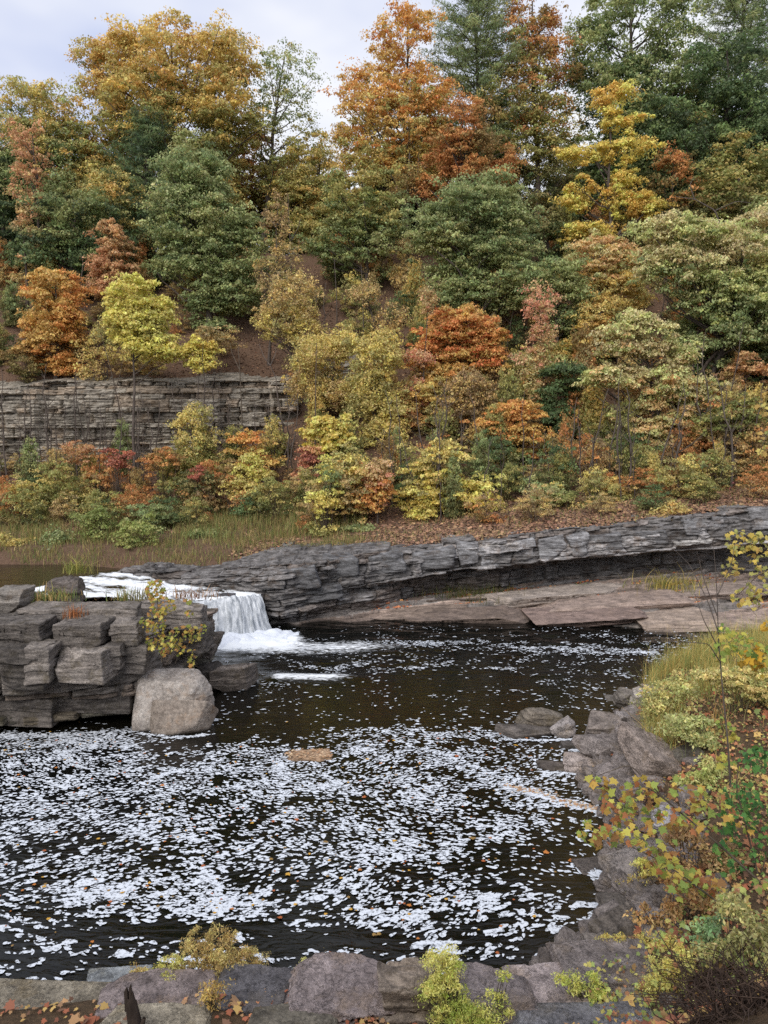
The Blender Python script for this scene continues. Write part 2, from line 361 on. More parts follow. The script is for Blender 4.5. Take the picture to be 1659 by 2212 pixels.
# far ledge along the river
lp = [(x, y) for x, y in zip(LX[1:-1], LY[1:-1])] + [(38, 37.6)]
ls = [(x, 44.0 if x > -7 else 40.5) for x, y in lp]
def ledge_off(s, h, x):
    under = sm(-5.5, 8, x)
    o = -2.3 * under * sm(.60, .46, h) * 1.0 - .5 * sm(.30, .1, h) * (1 - under) + .12 * sm(.9, .62, h)
    return o - .45 * sm(.82, 1.0, h) * hsh(np.floor(s * .9), 2, 2, 5) + .55 * fbm(s * .35, h * .8, 0, 3, 66)
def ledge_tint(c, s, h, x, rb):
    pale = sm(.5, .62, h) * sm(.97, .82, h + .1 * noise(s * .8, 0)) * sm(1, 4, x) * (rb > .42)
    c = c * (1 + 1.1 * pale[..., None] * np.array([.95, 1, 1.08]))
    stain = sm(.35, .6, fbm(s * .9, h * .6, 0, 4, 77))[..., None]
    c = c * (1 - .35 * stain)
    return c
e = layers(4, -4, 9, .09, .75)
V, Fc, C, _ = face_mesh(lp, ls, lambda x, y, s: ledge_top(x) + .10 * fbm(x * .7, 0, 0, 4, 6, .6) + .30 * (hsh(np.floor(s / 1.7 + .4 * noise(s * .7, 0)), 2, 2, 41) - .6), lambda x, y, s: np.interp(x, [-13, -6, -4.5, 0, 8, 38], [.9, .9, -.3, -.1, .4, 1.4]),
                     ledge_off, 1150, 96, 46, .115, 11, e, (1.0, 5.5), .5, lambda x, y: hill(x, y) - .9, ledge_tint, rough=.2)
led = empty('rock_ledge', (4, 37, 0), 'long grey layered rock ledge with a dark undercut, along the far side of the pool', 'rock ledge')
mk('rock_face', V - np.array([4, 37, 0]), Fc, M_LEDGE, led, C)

# cliff high on the slope
cp = [(-48, 55.6), (-30, 55.0), (-22, 55.2), (-15, 55.0), (-9, 55.8), (-4, 57.6), (0, 60.0)]
cs = [(x, y + 3.4) for x, y in cp]
def cliff_off(s, h, x): return -.9 * sm(.22, .05, h) * (hsh(np.floor(s * .4), 1, 1, 3) > .4) - .5 * sm(.8, 1, h) + .9 * fbm(s * .22, h * 1.5, 0, 4, 8) - .8 * sm(.75, .95, hsh(np.floor(s * .55), 1, 1, 12)) * sm(.3, .5, h)
def cliff_tint(c, s, h, x, rb):
    lower = sm(.42, .34, h)[..., None]
    c = c * (1 + .45 * lower * np.array([1, .97, .9]))
    return c * (1 - .45 * sm(.15, .55, fbm(s * .5, h * 3, 0, 4, 90))[..., None])
V, Fc, C, _ = face_mesh(cp, cs, lambda x, y, s: np.interp(x, [-48, -14, -8, -3, 0], [11.6, 12.2, 12.3, 13.2, 14.8]) + .5 * fbm(x * .3, 0, 0, 3, 4), lambda x, y, s: np.interp(x, [-48, -14, -8, 0], [4.5, 5.5, 6.5, 11]),
                     cliff_off, 1000, 170, 12, .01, 23, layers(8, 2, 18, .10, .75), (.8, 4.0), .7, lambda x, y: hill(x, y) - .3, cliff_tint, batter=.3, rough=.22)
tag(mk('cliff', V, Fc, M_CLIFF, None, C, origin=(-18, 55.5, 6)), 'weathered grey layered cliff high on the slope behind thin trees', 'cliff')

# outcrop beside the falls
op = [(-26, 18.6), (-16, 19.7), (-10.4, 20.25), (-7.5, 20.9), (-6.75, 21.5), (-6.7, 23), (-6.3, 25), (-6.0, 26.6), (-6.8, 27.6), (-9, 28.2), (-16, 28.6), (-26, 29)]
os_ = [(-26, 24.5), (-17, 24.5), (-12, 24.5), (-10, 24.6), (-9.2, 24.8), (-9, 25), (-8.8, 25.4), (-8.8, 25.8), (-9.2, 26), (-10, 26), (-17, 26), (-26, 26)]
def out_top(x, y, s): return np.interp(x, [-26, -12, -9, -7.2, -6], [2.95, 2.8, 2.7, 2.5, 2.15]) - .6 * sm(26, 28.5, y) + .12 * fbm(x, y, 0, 3, 2)
def out_off(s, h, x):
    front = sm(21, 18, s)                       # the face towards the pool
    shelf = -(.45 * sm(.74, .78, h) + 1.1 * sm(.78, 1.0, h) ** 1.2) * front       # thin beds stepped back over the big blocks
    return shelf - .2 * sm(.90, .95, h) * front - 1.7 * sm(.44, .38, h) * front + 1.0 * sm(.36, .30, h) * front * sm(.1, .2, h) - .4 * sm(.2, .05, h) - .35 * sm(.62, .2, h) * (1 - front)
ed = np.array([-1.2, -.3, .1, .42, .70, 1.02, 1.18, 1.40, 2.12, 2.22, 2.34, 2.42, 2.54, 2.64, 2.76, 3.2, 4.4]) + .04
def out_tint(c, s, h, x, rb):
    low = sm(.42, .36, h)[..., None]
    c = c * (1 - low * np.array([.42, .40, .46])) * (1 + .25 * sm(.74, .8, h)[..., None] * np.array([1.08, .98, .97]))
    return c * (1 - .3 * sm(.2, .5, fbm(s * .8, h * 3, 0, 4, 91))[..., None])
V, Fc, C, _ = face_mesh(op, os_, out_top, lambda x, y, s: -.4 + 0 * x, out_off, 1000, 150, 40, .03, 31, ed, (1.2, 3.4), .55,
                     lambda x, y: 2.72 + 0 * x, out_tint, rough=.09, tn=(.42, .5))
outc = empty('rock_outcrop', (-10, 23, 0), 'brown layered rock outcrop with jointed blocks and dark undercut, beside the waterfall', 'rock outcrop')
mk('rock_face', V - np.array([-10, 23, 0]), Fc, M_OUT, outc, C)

# low shelf of bare rock under the ledge
sw = np.array([(-6, 33.6), (-4.2, 33.4), (-1, 34.0), (2.4, 34.2), (6.6, 34.1), (9, 33.1), (12, 32.1), (14.5, 32.3), (17, 33.2), (22, 33.6), (40, 34)])
xs = np.linspace(-5.5, 38, 620); ys = np.linspace(30.8, 40.2, 190); X, Y = np.meshgrid(xs, ys)
d = Y - np.interp(X, sw[:, 0], sw[:, 1]) + .5 * fbm(X * .8, Y * .8, 0, 4, 14)
Z = np.where(d > 0, .10 + .24 * d, .9 * d)
Z = np.clip(Z, -1, np.interp(X, [-5, 0, 4, 9, 15, 38], [.35, .45, .62, 1.0, 1.55, 2.7]))
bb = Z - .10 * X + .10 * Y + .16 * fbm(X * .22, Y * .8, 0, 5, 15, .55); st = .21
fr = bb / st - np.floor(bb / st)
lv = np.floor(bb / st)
Z = Z + (np.floor(bb / st) * st + st * sm(.86, .95, fr) - bb - .09 * np.exp(-((fr - .83) / .04) ** 2)) * sm(-.2, .2, d) + .10 * fbm(X * .22, Y * .8, 0, 5, 15, .55)
b2 = Z - .06 * X + .16 * Y + .2 * fbm(X * .5, Y * 1.6, 0, 5, 18, .6); f2 = b2 / .11 - np.floor(b2 / .11)
Z = Z + (sm(.75, 1, f2) - f2) * .11 * .8 * sm(-.2, .3, d) + .05 * fbm(X * 2.0, Y * 5, 0, 5, 16, .6)
C = np.repeat((.36 + .34 * hsh(lv, np.floor(X / 4 + 7 * hsh(lv, 1, 1)), 1, 4) + .22 * fbm(X * .5, Y * 1.8, 0, 5, 19))[..., None], 3, -1) * (1 - .45 * sm(.30, .0, d))[..., None] * (1 - .45 * np.exp(-((fr - .86) / .07) ** 2))[..., None] * np.where(hsh(lv, np.floor(X / 5 + 9 * hsh(lv, 1, 2)), 2, 9) > .6, 1, 0)[..., None] ** 0 * np.where((hsh(lv, np.floor(X / 5 + 9 * hsh(lv, 1, 2)), 2, 9) > .62)[..., None], np.array([.94, 1.02, 1.08]), np.array([1.04, .98, .95]))  # step faces and crevices darkened in the vertex colour, as painted shade
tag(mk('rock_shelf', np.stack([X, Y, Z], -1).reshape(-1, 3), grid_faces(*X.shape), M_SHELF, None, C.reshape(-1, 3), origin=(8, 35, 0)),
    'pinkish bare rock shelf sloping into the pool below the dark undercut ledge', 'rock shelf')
def shelf_z(x, y):
    i = np.clip(np.searchsorted(xs, x), 0, len(xs) - 1); j = np.clip(np.searchsorted(ys, y), 0, len(ys) - 1); return float(Z[j, i])
SHELF_Z = (xs.copy(), ys.copy(), Z.copy())
def shelf_z(x, y):
    a, b, c = SHELF_Z; return float(c[min(np.searchsorted(b, y), len(b) - 1), min(np.searchsorted(a, x), len(a) - 1)])
# ------------------------------------------------------------ water
def water_mat(name, deep, shallow, bump=.25, scale=(1.5, 4.0, 1), rough=.06):
    m, t, o = mat(name)
    tc = N(t, 'ShaderNodeTexCoord'); mp = N(t, 'ShaderNodeMapping'); mp.inputs['Scale'].default_value = scale
    t.links.new(tc.outputs['Object'], mp.inputs[0])
    n = N(t, 'ShaderNodeTexNoise'); n.inputs['Scale'].default_value = 1.6; n.inputs['Detail'].default_value = 5; n.inputs['Distortion'].default_value = .6
    t.links.new(mp.outputs[0], n.inputs['Vector'])
    a = N(t, 'ShaderNodeAttribute', attribute_name='shallow')
    x = N(t, 'ShaderNodeMix', data_type='RGBA'); x.inputs[6].default_value = (*lin(deep), 1); x.inputs[7].default_value = (*lin(shallow), 1)
    n2 = N(t, 'ShaderNodeTexNoise'); n2.inputs['Scale'].default_value = 1.3; n2.inputs['Detail'].default_value = 6
    t.links.new(tc.outputs['Object'], n2.inputs['Vector'])
    ml = N(t, 'ShaderNodeMath', operation='MULTIPLY'); t.links.new(a.outputs['Fac'], ml.inputs[0]); t.links.new(n2.outputs['Fac'], ml.inputs[1])
    t.links.new(ml.outputs[0], x.inputs[0])
    p = N(t, 'ShaderNodeBsdfPrincipled'); p.inputs['Roughness'].default_value = rough; p.inputs['IOR'].default_value = 1.33
    t.links.new(x.outputs[2], p.inputs['Base Color'])
    b = N(t, 'ShaderNodeBump'); b.inputs['Strength'].default_value = bump; b.inputs['Distance'].default_value = .08
    t.links.new(n.outputs['Fac'], b.inputs['Height']); t.links.new(b.outputs[0], p.inputs['Normal'])
    # churned white water where the 'foam' attribute is high
    f = N(t, 'ShaderNodeAttribute', attribute_name='foam')
    mp2 = N(t, 'ShaderNodeMapping'); mp2.inputs['Scale'].default_value = (1.0, 2.6, 1)
    t.links.new(tc.outputs['Object'], mp2.inputs[0])
    n3 = N(t, 'ShaderNodeTexNoise'); n3.inputs['Scale'].default_value = 2.4; n3.inputs['Detail'].default_value = 8; n3.inputs['Roughness'].default_value = .72; n3.inputs['Distortion'].default_value = 1.2
    t.links.new(mp2.outputs[0], n3.inputs['Vector'])
    ad = N(t, 'ShaderNodeMath', operation='ADD'); t.links.new(n3.outputs['Fac'], ad.inputs[0]); t.links.new(f.outputs['Fac'], ad.inputs[1])
    mr = N(t, 'ShaderNodeMapRange', interpolation_type='SMOOTHSTEP'); mr.inputs[1].default_value = 1.0; mr.inputs[2].default_value = 1.25
    t.links.new(ad.outputs[0], mr.inputs[0])
    w = N(t, 'ShaderNodeBsdfDiffuse'); w.inputs['Color'].default_value = (.82, .85, .88, 1)
    mx = N(t, 'ShaderNodeMixShader'); t.links.new(mr.outputs[0], mx.inputs[0])
    t.links.new(p.outputs[0], mx.inputs[1]); t.links.new(w.outputs[0], mx.inputs[2]); t.links.new(mx.outputs[0], o.inputs[0])
    return m
M_POOL = water_mat('pool_water', (10, 11, 9), (48, 40, 26), .24)
M_RIVER = water_mat('river_water', (34, 30, 22), (60, 50, 34), .3)
LIP = np.array([(-10.0, 29.9), (-8.4, 30.7), (-7.2, 31.1), (-6.2, 31.5), (-5.75, 31.9), (-5.3, 32.4)])
xs = np.concatenate([np.linspace(-60, -13, 40), np.linspace(-12.8, 16, 290), np.linspace(16.3, 60, 60)])
ys = np.concatenate([np.linspace(6, 12, 30), np.linspace(12.1, 41, 290)])
X, Y = np.meshgrid(xs, ys)
U, Vp = to_px(np.stack([X, Y, 0 * X], -1))
bx, by = X + 6.2, (Y - 31.0)
fall_d = np.hypot(bx * (.55 if True else 1), by * 1.0)
jet = np.exp(-((Y - 29.6 + .12 * (X + 6)) / 1.6) ** 2) * sm(-9, -6.5, X) * sm(3.5, -4.5, X)
foam = 1.05 * np.exp(-(fall_d / 1.5) ** 4) + .72 * jet
foam += .72 * np.exp(-((Vp - 1466) / 13) ** 2) * sm(560, 600, U) * sm(860, 700, U)              # the standing wave below the slab
foam += .34 * np.exp(-((Vp - 1387 - .035 * (U - 700)) / 16) ** 2) * sm(640, 800, U) * sm(1560, 1200, U)
foam += .30 * np.exp(-((Vp - 1432) / 12) ** 2) * sm(560, 800, U) * sm(1300, 1000, U)
sd = -shore_dist(X, Y)
shal = np.clip(sm(2.2, .0, sd) * 1.2 * sm(1.5, 3.5, X) + .45 * sm(900, 1250, U) * sm(1500, 1640, Vp) * sm(2100, 1800, Vp) + .3 * sm(1470, 1540, Vp) * sm(1640, 1570, Vp), 0, 1.3)
Z = .05 * fbm(X * .9, Y * 2.2, 0, 4, 60) * (.25 + sm(24, 31, Y)) + .10 * np.exp(-((Vp - 1466) / 11) ** 2) * sm(560, 600, U) * sm(860, 700, U)
Z += np.clip(foam - .5, 0, 1) * .22 * np.abs(fbm(X * 2.5, Y * 2.5, 0, 4, 61))
tag(mk('pool_water', np.stack([X, Y, Z], -1).reshape(-1, 3), grid_faces(*X.shape), M_POOL, smooth=True, attrs={'foam': foam, 'shallow': shal}), kind='structure')

# upper river, its rapids and the lip it pours over
def lip_y(x): return np.interp(x, LIP[:, 0], LIP[:, 1])
def river_z(x, y):
    g = sm(-7.5, -13.8, x + .5 * (y - 33))
    return 1.42 + .36 * g
t = np.linspace(0, 1, 150)[:, None]; xs = np.concatenate([np.linspace(-60, -18, 30), np.linspace(-17.7, -5.3, 190)])
y0 = np.where(xs < -10, 28.5, lip_y(xs)); y1 = 39.5 + 0 * xs
X = xs[None, :] + 0 * t; Y = y0 + (y1 - y0) * t ** 1.2
rap = sm(-14.6, -13.4, X - .25 * (Y - 35)) * sm(38.2, 36.0, Y + .28 * (X + 10))
Z = river_z(X, Y) + rap * (.10 * fbm(X * 1.6, Y * 2.2, 0, 5, 70) + .14 * np.abs(fbm(X * .8, Y * 1.2, 0, 3, 71))) + .012 * fbm(X, Y * 3, 0, 3, 72)
foam = rap * (.74 + .5 * fbm(X * .7, Y * 1.1, 0, 3, 73)) + .0
tag(mk('river_water', np.stack([X, Y, Z], -1).reshape(-1, 3), grid_faces(*X.shape), M_RIVER, smooth=True, attrs={'foam': foam, 'shallow': np.full(X.shape, .5)}), kind='structure')

# the waterfall: a sheet that leaves the lip and drops to the pool
def fall_mat():
    m, t, o = mat('falling_water')
    a = N(t, 'ShaderNodeAttribute', attribute_name='across'); b = N(t, 'ShaderNodeAttribute', attribute_name='down')
    cb = N(t, 'ShaderNodeCombineXYZ'); t.links.new(a.outputs['Fac'], cb.inputs[0]); t.links.new(b.outputs['Fac'], cb.inputs[1])
    mp = N(t, 'ShaderNodeMapping'); mp.inputs['Scale'].default_value = (34, 3.2, 1); t.links.new(cb.outputs[0], mp.inputs[0])
    n = N(t, 'ShaderNodeTexNoise'); n.inputs['Scale'].default_value = 1; n.inputs['Detail'].default_value = 7; n.inputs['Roughness'].default_value = .65; n.inputs['Distortion'].default_value = .4
    t.links.new(mp.outputs[0], n.inputs['Vector'])
    r = N(t, 'ShaderNodeValToRGB'); r.color_ramp.elements[0].position = .36; r.color_ramp.elements[1].position = .60
    r.color_ramp.elements[0].color = (.30, .33, .36, 1); r.color_ramp.elements[1].color = (.84, .87, .90, 1)
    t.links.new(n.outputs['Fac'], r.inputs[0])
    p = N(t, 'ShaderNodeBsdfPrincipled'); p.inputs['Roughness'].default_value = .45
    t.links.new(r.outputs[0], p.inputs['Base Color'])
    tr = N(t, 'ShaderNodeBsdfTranslucent'); t.links.new(r.outputs[0], tr.inputs[0])
    bu = N(t, 'ShaderNodeBump'); bu.inputs['Strength'].default_value = .7; bu.inputs['Distance'].default_value = .1
    t.links.new(n.outputs['Fac'], bu.inputs['Height']); t.links.new(bu.outputs[0], p.inputs['Normal'])
    x = N(t, 'ShaderNodeMixShader'); x.inputs[0].default_value = .25
    t.links.new(p.outputs[0], x.inputs[1]); t.links.new(tr.outputs[0], x.inputs[2]); t.links.new(x.outputs[0], o.inputs[0]); return m
M_FALL = fall_mat()
ns, nd = 150, 60
S = np.linspace(0, 1, ns)[None, :]; D = np.linspace(0, 1, nd)[:, None]
lx = np.interp(S, np.linspace(0, 1, len(LIP)), LIP[:, 0]); ly = np.interp(S, np.linspace(0, 1, len(LIP)), LIP[:, 1])
out = .95 * D ** .6 + .16 * fbm(S * 14, D * 1.5, 0, 4, 80) * sm(.05, .4, D)
X = lx + .30 * out + .75 * (S - .45) * D ** 1.3 + .10 * fbm(S * 3, D * 4, 0, 3, 85) * D; Y = ly + .12 - .85 * out * (1 + .25 * fbm(S * 5, D * 2, 0, 2, 86))
Z = (river_z(lx, ly) + .06 + .10 * fbm(S * 6, 0, 0, 3, 88)) * (1 - D ** 1.5) + (-.12) * D ** 1.5 + .07 * fbm(S * 20, D * 3, 0, 3, 81)
fl = empty('waterfall', (-6.5, 31, 0), 'short white waterfall pouring over the rock lip into the dark pool', 'waterfall')
b0 = np.array([-6.5, 31, 0])
mk('falling_sheet', np.stack([X, Y, Z], -1).reshape(-1, 3) - b0, grid_faces(nd, ns), M_FALL, fl, smooth=True, attrs={'across': (S + 0 * D).ravel(), 'down': (D + 0 * S).ravel()})
# churned mounds of foam at its foot
xs = np.linspace(-9.5, -2.2, 130); ys = np.linspace(28.3, 31.6, 70); X, Y = np.meshgrid(xs, ys)
d = np.abs(Y - (lip_y(X) - 1.0)) / .9
Z = (.22 * np.exp(-d ** 2) * sm(-3.0, -5.0, X) + .1 * np.exp(-(d / 1.5) ** 2) * sm(-2.3, -4.5, X)) * (.6 + .8 * np.abs(fbm(X * 1.8, Y * 1.8, 0, 4, 83)) ) + .10 * fbm(X * 4, Y * 4, 0, 4, 84, .65) - .06 - .16 * sm(-4.2, -2.3, X) - .12 * sm(1.2, 2.2, d)
mk('splash', np.stack([X, Y, Z], -1).reshape(-1, 3) - b0, grid_faces(*X.shape), M_FOAM, fl, smooth=True)

# ------------------------------------------------------------ flecks of foam drifting on the pool, and leaves among them
r = np.random.default_rng(5)
def fleck_density(u, v, x, y):
    n = fbm(x * .35, y * .55, 0, 3, 100); n2 = fbm(x * 1.1, y * 2.0, 0, 3, 101)
    main = sm(1575, 1660, v + 25 * n) * sm(2010, 1935, v + 40 * n - .01 * (u - 500))
    main = main * (1 - .5 * sm(-300, -900, u)) * (1.02 - .75 * sm(860, 1290, u + 130 * n + .25 * (v - 1800))) * (.86 + .5 * n2 + .3 * n)
    low = sm(1900, 1990, v) * (.30 + .9 * n2) * (1 - .75 * sm(1000, 1250, u)) * .55
    mid = .5 * sm(1330, 1380, v) * sm(1600, 1560, v) * (.02 + .22 * np.clip(n2 + .05, 0, 1) + .12 * sm(800, 1300, u) * sm(1340, 1420, v) * sm(-.15, .2, n2))
    streak = .55 * np.exp(-((v - (1385 + .040 * (u - 800))) / 9) ** 2) * sm(700, 900, u) * sm(.0, .4, n2 + .25)
    streak += .45 * np.exp(-((v - (1440 + .02 * (u - 700))) / 10) ** 2) * sm(560, 700, u) * sm(1250, 1000, u) * sm(-.1, .3, n2 + .1)
    band = .55 * np.exp(-((v - 1582 - 8 * n) / 10) ** 2) * sm(650, 800, u) * sm(1240, 1150, u) + .8 * np.exp(-((v - 1600) / 14) ** 2) * sm(430, 250, u)
    return np.clip(main + low + mid + streak + band, 0, 1)
xl, yl = [], []; yy = 10.3
while yy < 32.6:
    f = np.interp(yy, [10, 12.5, 15, 19, 24, 32], [1.35, 1.1, .95, .8, .72, .7])
    row = np.arange(-22, 18, .098 * f); row = row + r.normal(0, .045 * f, len(row)) + r.uniform(0, .2)
    xl.append(row); yl.append(yy + r.normal(0, .03 * f, len(row))); yy += .055 * f
x, y = np.concatenate(xl), np.concatenate(yl)
x, y = x + .5 * fbm(x * .5, y * .7, 0, 3, 120), y + .55 * fbm(x * .45, y * .5, 0, 3, 121)       # drawn out by the eddies
u, v = to_px(np.stack([x, y, 0 * x], -1)); sd = -shore_dist(x, y)
pat = fbm(x * 1.6 + .8 * fbm(x, y, 0, 2, 131), y * 2.6, 0, 3, 130)
k = (r.random(len(x)) < fleck_density(u, v, x, y) * np.clip(.80 + 1.1 * pat, .2, 1)) & (sd > .03) & (u > -1000) & (u < 2300)
k &= ~((u < 480) & (v < 1560))
x, y, u, v = x[k], y[k], u[k], v[k]
# lines of foam held along the near shore and the pale drift line off the right bank
def along(pts, n, wd):
    P = np.array([at_height(a, b, 0)[:2] for a, b in pts]); q = r.random(n) * (len(P) - 1)
    return [np.interp(q, np.arange(len(P)), P[:, i]) + r.normal(0, wd[i], n) for i in (0, 1)]
for pts, n, wd in [([(1085, 1698), (1150, 1712), (1220, 1735), (1285, 1750), (1318, 1768)], 520, (.10, .10)), ([(1255, 1872), (1290, 1888), (1330, 1905)], 150, (.10, .06)), ([(1170, 1668), (1220, 1672), (1300, 1674)], 120, (.06, .03)),
                   ([(1235, 1606), (1262, 1618), (1240, 1632)], 160, (.09, .06)), ([(1092, 1598), (1180, 1600), (1240, 1598)], 140, (.06, .03)), ([(1300, 1975), (1325, 1982), (1350, 1998)], 70, (.04, .03)), ([(1262, 2045), (1275, 2070), (1300, 2075)], 80, (.04, .03)),
                   ([(300, 1585), (380, 1594), (452, 1588)], 160, (.08, .04)), ([(440, 1555), (470, 1556)], 60, (.08, .05)), ([(0, 1592), (120, 1588), (300, 1578)], 420, (.1, .12))]:
    a_, b_ = along(pts, n, wd); x = np.concatenate([x, a_]); y = np.concatenate([y, b_])
u, v = to_px(np.stack([x, y, 0 * x], -1))
def fleck_mesh(x, y, size, seed, zoff=.035):
    r = np.random.default_rng(seed); n = len(x); K = 11
    ang = .18 * np.sin(y * 1.1 + x * .4) + .5 * noise(x * .5, y * .6, 0, 110) + .35 * r.standard_normal(n)
    el = r.uniform(1.3, 2.9, n); th = np.linspace(0, 2 * np.pi, K, endpoint=False)[None, :]
    ph = r.uniform(0, 6.28, (n, 3))
    rad = size[:, None] * (1 + .20 * np.cos(2 * th + ph[:, :1]) + .18 * np.cos(3 * th + ph[:, 1:2]) + .08 * np.cos(5 * th + ph[:, 2:3]))
    a = rad * np.cos(th) * el[:, None] ** .5; b = rad * np.sin(th) / el[:, None] ** .5
    ca, sa = np.cos(ang)[:, None], np.sin(ang)[:, None]
    V = np.stack([x[:, None] + a * ca - b * sa, y[:, None] + a * sa + b * ca, np.broadcast_to((zoff + .006 * r.random(n))[:, None], (n, K))], -1)
    return V.reshape(-1, 3), np.arange(n * K).reshape(n, K)
size = np.interp(y, [10, 12, 14, 18, 22, 30], [.054, .039, .033, .029, .027, .027]) * np.exp(.36 * r.standard_normal(len(x)))
# near the camera flecks string together
ch = (v > 1920) & (r.random(len(x)) < .5)
cx, cyy, cs = [x], [y], [size]
for q in range(3):
    cx.append(x[ch] + r.normal(0, .11, ch.sum())); cyy.append(y[ch] + r.normal(0, .035, ch.sum())); cs.append(size[ch] * r.uniform(.5, .9, ch.sum()))
x, y, size = np.concatenate(cx), np.concatenate(cyy), np.concatenate(cs)
V, Fc = fleck_mesh(x, y, size, 1)
V[:, 2] += -.024 * sm(26, 20, V[:, 1])
tag(mk('foam', V, Fc, M_LACE), kind='stuff')
# ------------------------------------------------------------ leaves, limbs, trees
PAL = {
 'gold': [(180, 136, 56), (164, 130, 58), (142, 126, 62), (190, 126, 58)],
 'goldgreen': [(136, 126, 62), (160, 134, 58), (112, 116, 64), (170, 126, 58)],
 'orange': [(196, 112, 46), (182, 100, 40), (168, 116, 50), (206, 128, 58)],
 'brightorange': [(212, 104, 40), (200, 92, 38), (214, 128, 52), (180, 84, 36)],
 'rust': [(156, 84, 42), (170, 98, 48), (132, 88, 46), (112, 84, 46)],
 'olive': [(116, 112, 52), (98, 104, 52), (138, 122, 56), (84, 94, 50)],
 'green': [(88, 106, 70), (76, 98, 66), (102, 118, 76), (96, 108, 66)],
 'greygreen': [(86, 106, 72), (100, 116, 78), (74, 96, 66), (112, 122, 78)],
 'deepgreen': [(58, 82, 54), (50, 72, 50), (70, 94, 58), (44, 62, 46)],
 'pine': [(52, 76, 56), (62, 88, 60), (44, 66, 52), (72, 94, 64)],
 'palepine': [(88, 108, 74), (76, 98, 70), (100, 116, 78), (68, 90, 66)],
 'pale': [(132, 142, 88), (118, 132, 82), (150, 144, 92), (142, 128, 84)],
 'paletan': [(142, 136, 84), (166, 132, 84), (178, 122, 82), (120, 128, 76)],
 'yellow': [(202, 160, 50), (192, 148, 46), (176, 150, 60), (208, 170, 72)],
 'limeyellow': [(196, 160, 54), (172, 150, 60), (206, 168, 60), (146, 140, 64)],
 'brightgold': [(220, 160, 40), (208, 146, 38), (226, 172, 54), (192, 132, 42)],
 'pink': [(198, 112, 92), (186, 98, 84), (190, 130, 92), (150, 116, 76)],
 'rustpink': [(172, 104, 78), (156, 94, 68), (184, 118, 84), (138, 96, 64)],
 'red': [(146, 62, 54), (160, 76, 60), (124, 54, 50), (172, 100, 74)],
 'tan': [(158, 128, 78), (138, 112, 68), (170, 136, 74), (122, 106, 66)],
 'brown': [(128, 94, 62), (146, 110, 68), (108, 80, 56), (160, 122, 66)],
 'oliveyellow': [(158, 138, 66), (140, 126, 62), (174, 146, 62), (120, 114, 60)],
 'darkolive': [(74, 80, 44), (88, 86, 44), (62, 74, 46), (104, 92, 46)],
 'darkred': [(110, 44, 48), (126, 56, 52), (92, 40, 44), (120, 76, 56)],
}
def leaf_quads(C, rc, cols, n, size, seed, flat=.5, droop=.3, asp=.62, spread=.6, jit=.15):
    r = np.random.default_rng(seed); m = len(C)
    Cc = np.repeat(C, n, 0); R = np.repeat(rc, n)[:, None]; M = m * n
    th = r.uniform(0, 2 * np.pi, M); q = np.sqrt(r.random(M)) ; edge = 1 + .35 * np.sin(3 * th + np.repeat(r.uniform(0, 6.3, m), n))
    lx, ly = q * np.cos(th) * edge, q * np.sin(th) * edge
    lz = flat * np.sqrt(np.clip(1 - q * q, 0, 1)) * r.uniform(-.35, 1, M) - droop * q * q + .06 * r.standard_normal(M)
    P = Cc + np.stack([lx, ly, lz], -1) * R
    nr = np.stack([lx * .8, ly * .8, .75 + 0 * lx], -1) + spread * r.standard_normal((M, 3)); nr /= np.linalg.norm(nr, axis=1)[:, None] + 1e-9
    a = np.stack([lx, ly, -.4 + 0 * lx], -1) + .8 * r.standard_normal((M, 3))
    t = a - (a * nr).sum(1)[:, None] * nr; t /= np.linalg.norm(t, axis=1)[:, None] + 1e-9
    b = np.cross(nr, t); s = (size * np.exp(.25 * r.standard_normal(M)))[:, None]
    V = np.stack([P - t * s * .5, P + b * s * asp * .5 - .05 * s * t, P + t * s * .5 - .12 * s * nr, P - b * s * asp * .5 - .05 * s * t], 1).reshape(-1, 3)
    c = np.repeat(cols, n, 0) * np.exp(jit * r.standard_normal(M))[:, None] * np.exp(.06 * r.standard_normal((M, 3)))
    return V, np.arange(M * 4).reshape(M, 4), np.repeat(c, 4, 0)
def pick(pal, k, r):
    p = lin(PAL[pal]) if isinstance(pal, str) else lin(pal)
    g = p.mean(1, keepdims=True); wm = np.clip((p[:, :1] / (p[:, 1:2] + 1e-4) - .9) * .8, 0, 1); lum = p @ np.array([.25, .65, .1]); p = np.clip((g + (p - g) * .77) * (2.3 - .6 * wm) * np.clip(1.12 - .55 * (lum - .18), .72, 1.15)[:, None], 0, .75); w2 = np.clip(p[:, 0] / p[:, 1] - 1.15, 0, 1); p[:, 1] *= 1 + .30 * w2; p[:, 0] *= 1 - .04 * w2; gr = np.clip(1.1 - p[:, 0] / p[:, 1], 0, .4) / .4; p[:, 0] *= 1 + .22 * gr; p[:, 2] *= 1 - .22 * gr
    return p[np.minimum((k * len(p)).astype(int), len(p) - 1)]
TREEN = [0]
